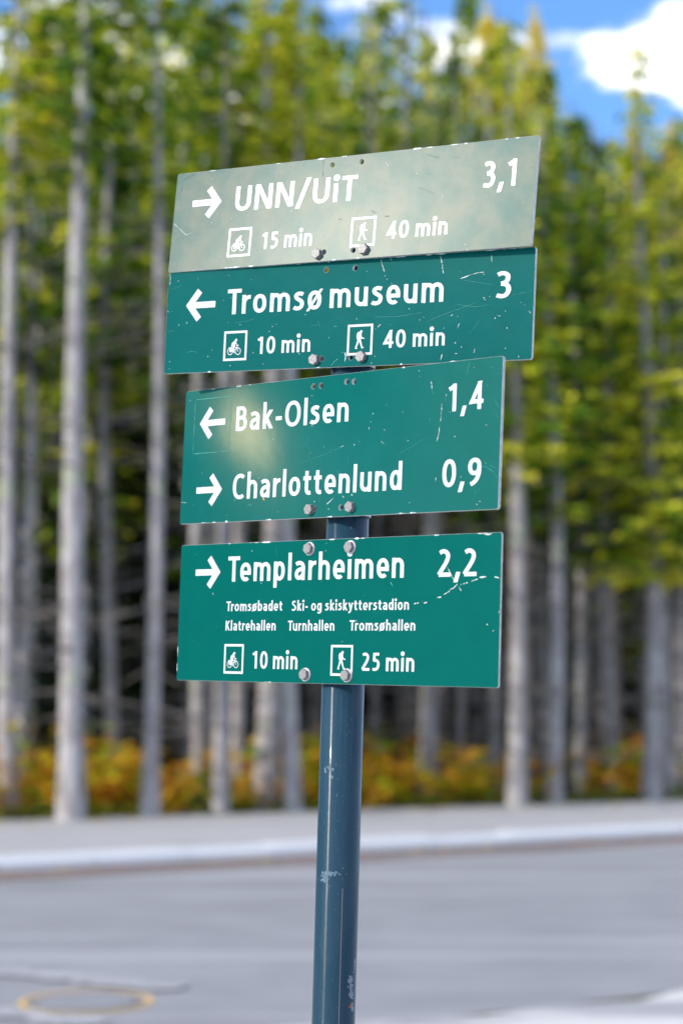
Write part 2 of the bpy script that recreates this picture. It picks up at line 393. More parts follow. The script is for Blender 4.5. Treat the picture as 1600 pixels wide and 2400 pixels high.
# front stems seen one by one: column, base row, width in the photograph, kind, crown base, top row, label
FRONT = [
 (22, 1935, 46, 'S', 7.5, -420, 'pale straight spruce cut by the left edge of the photo'),
 (173, 1942, 57, 'S', 8.0, -520, 'thickest and palest spruce trunk standing nearest the pavement at left'),
 (357, 1936, 37, 'S', 7.6, -430, 'slim pale spruce just left of the sign boards, rooted at the pavement edge'),
 (257, 1880, 34, 'D', 6.0, -300, 'slim grey spruce midway between the thickest trunk and the boards'),
 (303, 1838, 30, 'D', 5.0, -220, 'dark thin spruce set back in shade, left of the slim pale one by the boards'),
 (52, 1895, 30, 'D', 6.2, -330, 'grey spruce half hidden behind the trunk at the left edge'),
 (88, 1842, 28, 'D', 5.2, -200, 'dark thin spruce set back between the two leftmost pale trunks'),
 (131, 1850, 32, 'D', 5.0, -260, 'shaded spruce close behind the left flank of the thickest trunk'),
 (432, 1865, 44, 'D', 5.5, -260, 'broad dark trunk in shade under the left end of the lowest board'),
 (470, 1905, 30, 'D', 6.5, -240, 'lilac grey spruce trunk emerging under the bicycle symbol of the lowest board'),
 (519, 1926, 34, 'S', 7.0, -200, 'olive grey spruce trunk emerging under the left part of the lowest board'),
 (560, 1908, 33, 'D', 6.2, -180, 'grey spruce between the olive trunk and the bright trunk left of the post'),
 (625, 1916, 52, 'D', 6.8, -360, 'bright broad spruce trunk left of the steel post'),
 (688, 1920, 38, 'D', 6.6, -150, 'pinkish grey spruce trunk next left of the steel post'),
 (733, 1858, 27, 'D', 5.4, -60, 'thin dark spruce almost touching the left side of the steel post'),
 (866, 1835, 28, 'D', 5.0, 30, 'thin dark spruce almost touching the right side of the steel post'),
 (902, 1822, 33, 'D', 4.6, 60, 'second dark spruce right of the steel post'),
 (1000, 1893, 40, 'S', 5.2, 70, 'lone mid grey spruce trunk under the right half of the lowest board'),
 (1062, 1836, 30, 'D', 4.4, 60, 'dim spruce set back under the right part of the lowest board'),
 (1113, 1848, 32, 'D', 4.2, 110, 'dim spruce under the right end of the lowest board'),
 (1157, 1872, 36, 'D', 4.0, 60, 'grey spruce just left of the bright trunk beside the lowest board'),
 (1208, 1908, 42, 'D', 4.6, 10, 'bright lilac spruce trunk nearest the right end of the lowest board'),
 (1290, 1900, 38, 'D', 3.9, 120, 'second bright spruce trunk to the right of the boards'),
 (1352, 1872, 36, 'D', 3.6, 215, 'grey spruce right of the second bright trunk'),
 (1397, 1868, 28, 'D', 3.5, 250, 'thin grey spruce left of a close twin stem'),
 (1432, 1880, 30, 'D', 3.4, 300, 'thin grey spruce, right stem of the close pair'),
 (1518, 1893, 40, 'D', 3.3, 75, 'tall bright spruce with a narrow spire against the sky at right'),
 (1556, 1890, 33, 'D', 3.3, 330, 'spruce pressed close to the right side of the tall spire tree'),
 (1594, 1885, 32, 'D', 3.2, 250, 'spruce cut by the right edge of the photo'),
]
front_xy = []
for (px, by, w, kd, cb, top, lab) in FRONT:
    dep = 1.65*4800/(by-1620)
    tree(pxw(px, dep), dep, zat(top, dep)-.08, w/4800.0*dep/2, cb, kd, lab, cr=1.0 if kd == 'S' else .92)
    front_xy.append((pxw(px, dep), dep))
# yellow birches among the spruces: column, base row, crown top row, crown length
for (px, by, top, cl, lab) in [
 (80, 1860, -60, 3.4, 'slim birch with yellow crown top at the upper left corner'),
 (1150, 1850, -30, 2.2, 'birch with a tall thin bright yellow tip right of the top board'),
 (1262, 1858, -20, 2.0, 'birch with bright yellow crown against blue sky above the right end of the boards'),
 (672, 1846, -90, 3.6, 'birch with yellow leaves above the middle of the top board'),
 (1588, 1850, 265, 3.2, 'birch with yellow leaves at the right edge under the sky'),
 (1498, 1838, 250, 2.4, 'low birch with yellow leaves under the spire tree')]:
    dep = 1.65*4800/(by-1620); h = zat(top, dep)-.08
    tree(pxw(px, dep), dep, h, .055, h-cl, 'B', lab, dead=False, cr=.62)
for (px, dep, top, lab) in [(858, 36, -30, 'thin crowned spruce reaching the top of the photo right of the post line'), (948, 34, 20, 'thin crowned spruce against bright cloud above the top board'),
                            (1012, 38, 40, 'gappy thin spruce against cloud above the right half of the top board'), (1075, 35, 90, 'gappy thin spruce left of the tall yellow birch tip'), (1195, 37, 140, 'thin spruce between the two yellow birches on the right')]:
    tree(pxw(px, dep), dep, zat(top, dep)-.08, .10, 4.5, 'S', lab, cr=1.0)
    front_xy.append((pxw(px, dep), dep))
# the wood behind: row upon row of slender stems
def skyline(px):
    pts = [(-400, -130), (560, -110), (720, -90), (770, 0), (810, 10), (850, -110), (1040, -90), (1140, -90), (1240, -30), (1285, 90), (1340, 215), (1410, 240), (1460, 300), (1520, 260), (1600, 260), (2000, 100)]
    for (a, ya), (b, yb) in zip(pts, pts[1:]):
        if px <= b: return ya+(yb-ya)*max(0, (px-a))/(b-a)
    return 200
placed = list(front_xy); n = 0; tries = 0
while n < 165 and tries < 6000:
    tries += 1
    dep = 31+48*rt.random()**1.15; px = rt.uniform(-260, 1860); x = pxw(px, dep)
    if (Vector((x, dep, 0)).dot(nrm)) < 24.5: continue
    if min((x-a)**2+(dep-b)**2 for a, b in placed) < 1.0: continue
    placed.append((x, dep)); n += 1
    top = skyline(px)+(420 if px < 720 else 250)*rt.random()**1.5; h = max(6.5, min(23, zat(top, dep)))
    right = px > 1000
    tree(x, dep, h, rt.uniform(.08, .15), rt.uniform(1.6, 3.6) if right else rt.uniform(2.6, 5.5), 'D' if not (880 < px < 1180) else rt.choice('DS'),
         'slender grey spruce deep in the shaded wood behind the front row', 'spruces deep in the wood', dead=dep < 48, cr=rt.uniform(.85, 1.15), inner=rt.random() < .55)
# unseen trees added left of frame, keeping low sun off the deep wood
def shade_wood():
    r = random.Random(12); v = []; f = []; mi = []
    for k in range(130):
        p = tn(r.uniform(-48, 4), r.uniform(26.0, 52))
        if p.x/p.y > -.21: continue
        h = r.uniform(12, 16); cb = r.uniform(2.5, 4.5); n0 = len(f); tube([(p.x, p.y, 0), (p.x, p.y, h)], (.14, .03), 6, v, f); mi += [1]*(len(f)-n0)
        for q in range(420):
            s = r.random()**1.3; a = r.uniform(0, 6.283); rr = 1.9*(1-s)**.8*math.sqrt(r.random()); l = r.uniform(.25, .5)
            c = Vector((p.x+rr*math.cos(a), p.y+rr*math.sin(a), cb+(h-cb)*s)); u = Vector((math.cos(a), math.sin(a), -.5))*l; w = Vector((-math.sin(a), math.cos(a), r.uniform(-.6, .6)))*l*.5
            i0 = len(v); v += [tuple(c-u*.5), tuple(c+w), tuple(c+u), tuple(c-w)]; f.append((i0, i0+1, i0+2, i0+3)); mi.append(0)
    return tag(obj('shade_wood', mesh('shade_wood', v, f, [M_needle, M_bark_shade], mi)), 'unseen trees added beyond the left edge to shade the wood', kind='stuff')
shade_wood()
for k in range(34):     # very slender stems standing close together behind the front row on the right
    px = rt.uniform(860, 1640) if k > 8 else rt.uniform(420, 780); dep = rt.uniform(29.5, 37); x = pxw(px, dep)
    if Vector((x, dep, 0)).dot(nrm) < 23.2 or min((x-a)**2+(dep-b)**2 for a, b in placed) < .2: continue
    placed.append((x, dep)); top = skyline(px)+rt.uniform(0, 260)
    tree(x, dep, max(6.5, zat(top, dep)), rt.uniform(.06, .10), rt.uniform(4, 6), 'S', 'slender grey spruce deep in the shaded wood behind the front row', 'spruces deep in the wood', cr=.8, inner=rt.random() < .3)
# trees beyond both edges of the picture that shade and enclose the wood
for k in range(26):
    tt = rt.choice((-1, 1)); px = rt.uniform(-900, -300) if tt < 0 else rt.uniform(1900, 2400); dep = rt.uniform(26, 50); x = pxw(px, dep)
    if Vector((x, dep, 0)).dot(nrm) < 24: continue
    tree(x, dep, rt.uniform(11, 15), rt.uniform(.1, .16), rt.uniform(4, 6), 'D', 'slender grey spruce deep in the shaded wood behind the front row', 'spruces deep in the wood', dead=False)

# young spruces with branches to the ground fill the depth of the wood
for k in range(105):
    dep = rt.uniform(32, 58); px = rt.uniform(-200, 1800); x = pxw(px, dep)
    if Vector((x, dep, 0)).dot(nrm) < 28: continue
    tree(x, dep, rt.uniform(3.5, 8.5), rt.uniform(.04, .07), .25, 'Y', 'young spruce with branches to the ground in the shade of the wood', 'young spruces in the wood', dead=False, cr=rt.uniform(1.0, 1.3))

# ------------------------------------------------------------------ undergrowth
def scrub(name, count, t0, t1, n0, n1, hmin, hmax, seed, mat, label, leaf=(.08, .20), per=26):
    r = random.Random(seed); v = []; f = []
    for i in range(count):
        tt = r.uniform(t0, t1); nn = far(tt)+n0+(n1-n0)*r.random()**1.4; h = r.uniform(hmin, hmax)*(.6 if r.random() < .4 else 1)
        if name == 'undergrowth':
            w_ = math.sin(tt*.83+1.3)*math.sin(nn*.9+tt*.31)+.5*math.sin(tt*2.3+nn*1.7)
            if w_ < -.42: continue
            h *= .5+.5*min(1, max(0, .5+w_*.6))
        c = tn(tt, nn, .1); sp = r.uniform(.18, .5)
        for k in range(per):
            a = r.uniform(0, 6.283); q = r.random()**.6; rr = sp*math.sqrt(r.random())
            p = c+Vector((math.cos(a)*rr, math.sin(a)*rr, h*q)); l = r.uniform(*leaf)
            b = r.uniform(0, 6.283); u = Vector((math.cos(b), math.sin(b), r.uniform(-.4, .7)))*l; w = Vector((-math.sin(b), math.cos(b), r.uniform(-.5, .5)))*l*.42
            i0 = len(v); v += [tuple(p-u*.5), tuple(p+w), tuple(p+u), tuple(p-w)]; f.append((i0, i0+1, i0+2, i0+3))
    return tag(obj(name, mesh(name, v, f, [mat])), label, kind='stuff')
scrub('undergrowth', 4200, -22, 44, .12, 13, .4, 1.25, 5, M_under, 'orange and yellow autumn shrubs and ferns at the foot of the trees')
scrub('grass', 700, -22, 44, .02, .5, .08, .22, 6, leafmat('verge_grass', [(.2, (.10, .16, .02)), (.5, (.22, .30, .03)), (.9, (.38, .36, .04))]), 'narrow fringe of yellow green grass along the back of the pavement', (.05, .10), 20)
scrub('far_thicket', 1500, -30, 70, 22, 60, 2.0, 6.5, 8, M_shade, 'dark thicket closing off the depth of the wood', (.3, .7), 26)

# fallen leaves blown onto the pavement
r = random.Random(15); v = []; f = []
for i in range(900):
    tt = r.uniform(-10, 34); nn = far(tt)-abs(r.gauss(0, .5)) if r.random() < .6 else KERB-.05-abs(r.gauss(0, .22))
    z = .128 if nn > KERB else .014
    c = tn(tt, nn, z); a = r.uniform(0, 6.28); l = r.uniform(.03, .07); u = Vector((math.cos(a), math.sin(a), 0))*l; w = Vector((-math.sin(a), math.cos(a), .5))*l*.4
    i0 = len(v); v += [tuple(c-u*.5), tuple(c+w), tuple(c+u), tuple(c-w*.4)]; f.append((i0, i0+1, i0+2, i0+3))
tag(obj('fallen_leaves', mesh('fallen_leaves', v, f, [M_under])), 'fallen autumn leaves lying along the pavement edge and the kerb', kind='stuff')

# ------------------------------------------------------------------ the signpost: lettering engine

# ---- stroke alphabet: every glyph is a set of centre lines in cap-height units -------------
def arc(cx,cy,rx,ry,a0,a1,n=22,p=2.25):
    out=[]
    for i in range(n+1):
        a=math.radians(a0+(a1-a0)*i/n);c,s=math.cos(a),math.sin(a)
        out.append((cx+rx*math.copysign(abs(c)**(2/p),c),cy+ry*math.copysign(abs(s)**(2/p),s)))
    return out
def spl(pts,n=8):
    P=[pts[0]]+list(pts)+[pts[-1]];out=[]
    for i in range(1,len(P)-2):
        for k in range(n):
            t=k/n;a,b,c,d=P[i-1],P[i],P[i+1],P[i+2]
            out.append(tuple(.5*((2*b[j])+(-a[j]+c[j])*t+(2*a[j]-5*b[j]+4*c[j]-d[j])*t*t+(-a[j]+3*b[j]-3*c[j]+d[j])*t**3) for j in (0,1)))
    return out+[pts[-1]]
XH=.735; AS=1.06
def S(x,y0,y1): return ([(x,y0),(x,y1)],None)
def HC(a,b,y0,y1):
    # diagonal, lengthened and cut level at y0 and y1
    (x0,ya),(x1,yb)=a,b;dx,dy=x1-x0,yb-ya;e=.25
    return ([(x0-dx*e,ya-dy*e),(x1+dx*e,yb+dy*e)],(y0,y1))
def dot(x,y): return ('dot',x,y,.125)
n_arch=lambda cx,rx:(arc(cx,.43,rx,.222,180,0)+[(cx+rx,0)],None)
G={
'o':(.60,[(arc(.30,XH/2,.20,.292,0,360,40),None)]),
'ø':(.62,[(arc(.31,XH/2,.20,.292,0,360,40),None),HC((.06,-.01),(.56,.75),-.05,.79)+(.105,)]),
'n':(.585,[S(.11,0,XH),n_arch(.293,.183)]),
'm':(.90,[S(.11,0,XH),n_arch(.275,.165),n_arch(.615,.175)]),
'r':(.41,[S(.11,0,XH),(arc(.36,.36,.25,.285,180,84),None)]),
'u':(.585,[S(.475,0,XH),([(.11,XH)]+arc(.292,.305,.183,.222,180,360),None)]),
's':(.47,[(spl([(.405,.615),(.32,.65),(.22,.652),(.13,.61),(.115,.535),(.17,.46),(.27,.40),(.355,.33),(.37,.22),(.32,.125),(.22,.083),(.12,.085),(.035,.13)]),None)]),
'e':(.57,[([(.485,.252)]+arc(.295,XH/2,.19,.292,0,308,40),None),([(.11,.335),(.50,.335)],None)]),
'a':(.545,[(spl([(.085,.60),(.18,.65),(.28,.655),(.38,.61),(.435,.50),(.435,.35)])+[(.435,0)],None),(spl([(.43,.425),(.29,.41),(.165,.355),(.11,.24),(.14,.125),(.23,.085),(.33,.12),(.43,.22)]),None)]),
'k':(.53,[S(.11,0,AS),HC((.14,.33),(.43,XH),.2,XH),HC((.455,0),(.20,.43),0,.50)]),
'l':(.22,[S(.11,0,AS)]),
'i':(.22,[S(.11,0,XH),dot(.11,.955)]),
'h':(.585,[S(.11,0,AS),n_arch(.293,.183)]),
'd':(.60,[S(.49,0,AS),(arc(.285,XH/2,.175,.292,0,360,40),None)]),
'b':(.60,[S(.11,0,AS),(arc(.315,XH/2,.175,.292,0,360,40),None)]),
'p':(.60,[S(.11,-.27,XH),(arc(.315,XH/2,.175,.292,0,360,40),None)]),
'g':(.60,[(arc(.285,XH/2,.175,.292,0,360,40),None),([(.49,XH)]+spl([(.49,.02),(.46,-.12),(.35,-.20),(.22,-.205),(.09,-.165)]),None)]),
't':(.42,[([(.19,.93)]+spl([(.19,.25),(.22,.135),(.30,.085),(.40,.10)]),None),([(.02,.65),(.40,.65)],None)]),
'y':(.53,[HC((.09,XH),(.28,.06),-.02,XH),([(.52,.98)]+spl([(.30,.10),(.22,-.11),(.13,-.19),(.03,-.20)]),(-.4,XH))]),
'T':(.60,[([(0,.915),(.60,.915)],None),S(.30,0,.98)]),
'U':(.70,[([(.11,1)]+arc(.35,.37,.24,.288,180,360)+[(.59,1)],None)]),
'N':(.75,[S(.105,0,1),S(.645,0,1),HC((.125,1),(.625,0),0,1)]),
'/':(.50,[HC((.06,-.10),(.44,1.06),-.12,1.08)]),
'B':(.60,[S(.11,.02,.98),(([(.11,.915)]+arc(.27,.725,.19,.19,90,-90,20)+[(.11,.535)]),None),(([(.11,.535)]+arc(.29,.31,.215,.225,90,-90,20)+[(.11,.085)]),None)]),
'O':(.80,[(arc(.40,.50,.295,.427,0,360,44),None)]),
'C':(.64,[(arc(.395,.50,.29,.427,52,308,40),None)]),
'S':(.56,[(spl([(.46,.87),(.36,.918),(.25,.92),(.14,.86),(.115,.75),(.17,.63),(.30,.54),(.42,.43),(.455,.28),(.39,.145),(.27,.082),(.15,.085),(.04,.14)]),None)]),
'K':(.60,[S(.11,0,1),HC((.16,.46),(.49,1),.3,1),HC((.52,0),(.22,.57),0,.66)]),
'-':(.36,[([(.03,.37),(.33,.37)],None)]),
',':(.24,[HC((.06,-.17),(.15,.15),-.20,.17)]),
'0':(.62,[(arc(.31,.50,.205,.425,0,360,44),None)]),
'1':(.50,[S(.30,0,1),([(.06,.80),(.30,.93)],None)]),
'2':(.58,[(spl([(.08,.86),(.19,.915),(.30,.905),(.40,.82),(.41,.68),(.35,.53),(.24,.36),(.10,.16),(.06,.085)]),None),([(.05,.083),(.54,.083)],None)]),
'3':(.56,[(spl([(.07,.87),(.18,.917),(.30,.91),(.395,.84),(.405,.70),(.34,.59),(.19,.54)]),None),(spl([(.19,.54),(.35,.50),(.435,.40),(.435,.25),(.36,.125),(.22,.08),(.05,.125)]),None)]),
'4':(.64,[S(.445,0,1),([(.05,.285),(.62,.285)],None),HC((.445,.94),(.105,.27),.202,1)]),
'5':(.56,[([(.14,.915),(.49,.915)],None),([(.17,.98),(.15,.54)],None),(spl([(.13,.555),(.25,.58),(.37,.545),(.44,.44),(.435,.27),(.36,.135),(.22,.08),(.06,.105)]),None)]),
'9':(.60,[(arc(.29,.68,.19,.235,0,360,40),None),(spl([(.48,.68),(.475,.46),(.40,.25),(.28,.12),(.14,.05)]),None)]),
' ':(.27,[]),
}
GAP=.11
def seg_sdf(px,py,pts,w,ky,flat=True):
    """distance field of a polyline stroke with square ends; ky>1 thins horizontal strokes"""
    d=np.full(px.shape,9.)
    n=len(pts);P=[(x,y*ky) for x,y in pts];qy=py*ky
    clos=abs(P[0][0]-P[-1][0])+abs(P[0][1]-P[-1][1])<1e-6
    L=[0]
    for a,b in zip(P,P[1:]): L.append(L[-1]+math.hypot(b[0]-a[0],b[1]-a[1]))
    tot=L[-1]
    d0=(P[0][0]-P[1][0],P[0][1]-P[1][1]);l0=math.hypot(*d0)
    d1=(P[-1][0]-P[-2][0],P[-1][1]-P[-2][1]);l1=math.hypot(*d1)
    for i in range(n-1):
        a,b=P[i],P[i+1];dx,dy=b[0]-a[0],b[1]-a[1];l2=dx*dx+dy*dy
        if l2<1e-12: continue
        t=np.clip(((px-a[0])*dx+(qy-a[1])*dy)/l2,0,1)
        e=np.hypot(px-a[0]-t*dx,qy-a[1]-t*dy)-w/2
        if flat and not clos:
            if L[i]<w: e=np.maximum(e,((px-P[0][0])*d0[0]+(qy-P[0][1])*d0[1])/l0)
            if tot-L[i+1]<w: e=np.maximum(e,((px-P[-1][0])*d1[0]+(qy-P[-1][1])*d1[1])/l1)
        d=np.minimum(d,e)
    return d
def text_items(s):
    """glyph layout: list of (x offset, glyph) and the total width"""
    x=0;out=[]
    for k,ch in enumerate(s):
        w,st=G[ch]
        out.append((x,ch));x+=w+(GAP if ch!=' ' else 0)
        if ch in 'T' and k+1<len(s) and s[k+1] in 'roue': x-=.10
        if ch=='r' : x-=.03
    return out,x-GAP
def text_sdf(px,py,s,xscale,w=.162,ky=1.09):
    """px,py in cap units; xscale stretches the advance only"""
    d=np.full(px.shape,9.);it,_=text_items(s)
    for x0,ch in it:
        gx=px/xscale-x0
        m=(gx>-.15)&(gx<G[ch][0]+.15)
        if not m.any(): continue
        ax,ay=gx[m],py[m];g=np.full(ax.shape,9.)
        for st in G[ch][1]:
            if st[0]=='dot': e=np.hypot(ax-st[1],ay-st[2])-st[3]
            else:
                e=seg_sdf(ax,ay,st[0],st[2] if len(st)>2 else w,ky)
                if st[1]: e=np.maximum(e,np.maximum(st[1][0]-ay,ay-st[1][1]))
            g=np.minimum(g,e)
        d[m]=np.minimum(d[m],g)
    return d

def field_mesh(name, x0, x1, y0, y1, h, fn, mat, z=.0002):
    """turn the region fn(x,y) < 0 into a clean flat mesh (marching squares)"""
    nx, ny = int((x1-x0)/h)+2, int((y1-y0)/h)+2
    xs = x0+h*np.arange(nx); ys = y0+h*np.arange(ny); px, py = np.meshgrid(xs, ys)
    D = fn(px, py); ins = D < 0
    cnt = ins[:-1, :-1].astype(int)+ins[1:, :-1]+ins[:-1, 1:]+ins[1:, 1:]
    v = []; f = []
    full = cnt == 4
    for j in range(ny-1):                        # runs of full cells become one strip
        row = full[j]; i = 0; idx = np.flatnonzero(np.diff(np.concatenate(([0], row.view(np.int8), [0]))))
        for a, b in zip(idx[::2], idx[1::2]):
            k = len(v); v += [(xs[a], ys[j], z), (xs[b], ys[j], z), (xs[b], ys[j+1], z), (xs[a], ys[j+1], z)]; f.append((k, k+1, k+2, k+3))
    J, I = np.nonzero((cnt > 0) & (cnt < 4))
    for j, i in zip(J.tolist(), I.tolist()):
        C = [(xs[i], ys[j], D[j, i]), (xs[i+1], ys[j], D[j, i+1]), (xs[i+1], ys[j+1], D[j+1, i+1]), (xs[i], ys[j+1], D[j+1, i])]
        P = []
        for q in range(4):
            a, b = C[q], C[(q+1) % 4]
            if a[2] < 0: P.append((a[0], a[1], z))
            if (a[2] < 0) != (b[2] < 0):
                s = a[2]/(a[2]-b[2]); P.append((a[0]+(b[0]-a[0])*s, a[1]+(b[1]-a[1])*s, z))
        if len(P) > 2: k = len(v); v += P; f.append(tuple(range(k, k+len(P))))
    return mesh(name, v, f, [mat])
def cap(px, py, a, b, r0, r1=None):
    r1 = r0 if r1 is None else r1; dx, dy = b[0]-a[0], b[1]-a[1]; l2 = dx*dx+dy*dy+1e-12
    s = np.clip(((px-a[0])*dx+(py-a[1])*dy)/l2, 0, 1); return np.hypot(px-a[0]-s*dx, py-a[1]-s*dy)-(r0+(r1-r0)*s)
def poly(px, py, pts):
    dd = np.full(px.shape, 9.); inside = np.zeros(px.shape, bool)
    for (x1, y1), (x2, y2) in zip(pts, pts[1:]+pts[:1]):
        dd = np.minimum(dd, cap(px, py, (x1, y1), (x2, y2), 0)); c_ = ((y1 > py) != (y2 > py))
        with np.errstate(divide='ignore', invalid='ignore'): inside ^= c_ & (px < (x2-x1)*(py-y1)/(y2-y1+1e-12)+x1)
    return np.where(inside, -dd, dd)

# board poses (surveyed): size, centre, outward normal, along-board direction
BOARDS = [
 (.6075, .1510, (.0031, 2.8357, 2.3283), (-.5432, -.8363, .0743), (.8352, -.5473, -.0530), .0050),
 (.6060, .1512, (-.0024, 2.8439, 2.1786), (-.5264, -.8502, .0020), (.8489, -.5260, -.0497), .0050),
 (.6120, .2006, (-.0159, 2.8441, 1.9916), (-.6880, -.7249, .0350), (.7244, -.6889, -.0240), .0052),
 (.6097, .2011, (-.0189, 2.8478, 1.7607), (-.6807, -.7322, .0230), (.7322, -.6808, -.0200), .0032)]
TEXTS = [
(0,'UNN/UiT',-0.19246,0.00880,0.01978,0.00992,0.03738),
(0,'15 min',-0.13753,-0.05123,-0.04862,-0.05109,0.02497),
(0,'40 min',0.07473,-0.05047,0.17361,-0.05099,0.02454),
(0,'3,1',0.22208,0.00969,0.27684,0.00897,0.03633),
(1,'Tromsø',-0.19358,0.00811,-0.03045,0.00795,0.03744),
(1,'museum',-0.01867,0.00873,0.16656,0.00891,0.03744),
(1,'3',0.24483,0.00862,0.27001,0.00843,0.03785),
(1,'10 min',-0.13801,-0.05205,-0.04626,-0.05195,0.02531),
(1,'40 min',0.07269,-0.05159,0.17106,-0.05166,0.02432),
(2,'Bak-Olsen',-0.19434,0.03238,0.03415,0.03254,0.03700),
(2,'Charlottenlund',-0.19446,-0.06767,0.13844,-0.06758,0.03557),
(2,'1,4',0.21391,0.03310,0.27610,0.03281,0.03679),
(2,'0,9',0.20830,-0.06762,0.27721,-0.06821,0.03832),
(3,'Templarheimen',-0.20228,0.04452,0.13931,0.04409,0.03690),
(3,'2,2',0.19773,0.04417,0.26578,0.04373,0.03750),
(3,'Tromsøbadet',-0.20310,0.00137,-0.08872,0.00130,0.01431),
(3,'Ski- og skiskytterstadion',-0.07020,0.00135,0.14942,0.00067,0.01417),
(3,'Klatrehallen',-0.20369,-0.02670,-0.10057,-0.02689,0.01447),
(3,'Turnhallen',-0.07649,-0.02706,0.01377,-0.02707,0.01437),
(3,'Tromsøhallen',0.04198,-0.02674,0.16165,-0.02708,0.01480),
(3,'10 min',-0.14615,-0.08165,-0.05473,-0.08084,0.02482),
(3,'25 min',0.06645,-0.08175,0.16191,-0.08160,0.02474),
]
FRAMES = [(0, -.1976, -.0163, .0413, .0429, 'b'), (0, .0155, -.0161, .0413, .0425, 'h'), (1, -.1966, -.0168, .0407, .0433, 'b'), (1, .0144, -.0165, .0413, .0434, 'h'),
          (3, -.2043, -.0465, .0402, .0427, 'b'), (3, .0083, -.0467, .0414, .0425, 'h')]
ARROWS = [(0, -.2700, -.2168, .0270, 1), (1, -.2680, -.2152, .0246, -1), (2, -.2717, -.2167, .0491, -1), (2, -.2722, -.2168, -.0512, 1), (3, -.2713, -.2184, .0589, 1)]
HOLES = [[(-.0259, .0645), (.0234, .0646), (-.0272, -.0624), (.0223, -.0630)], [(-.0256, .0637), (.0222, .0637), (-.0274, -.0627), (.0210, -.0625)],
         [(-.0377, .0872), (-.0228, .0870), (.0264, .0887), (.0409, .0878), (-.0247, -.0876), (.0254, -.0873)], []]
BOLTS = [[(-.0372, -.0647), (.0409, -.0631)], [(-.0380, -.0640), (.0394, -.0625)], [(-.0330, -.0885), (.0454, -.0878)],
         [(-.0383, .0881), (.0398, .0882), (-.0387, -.0884), (.0403, -.0884)]]
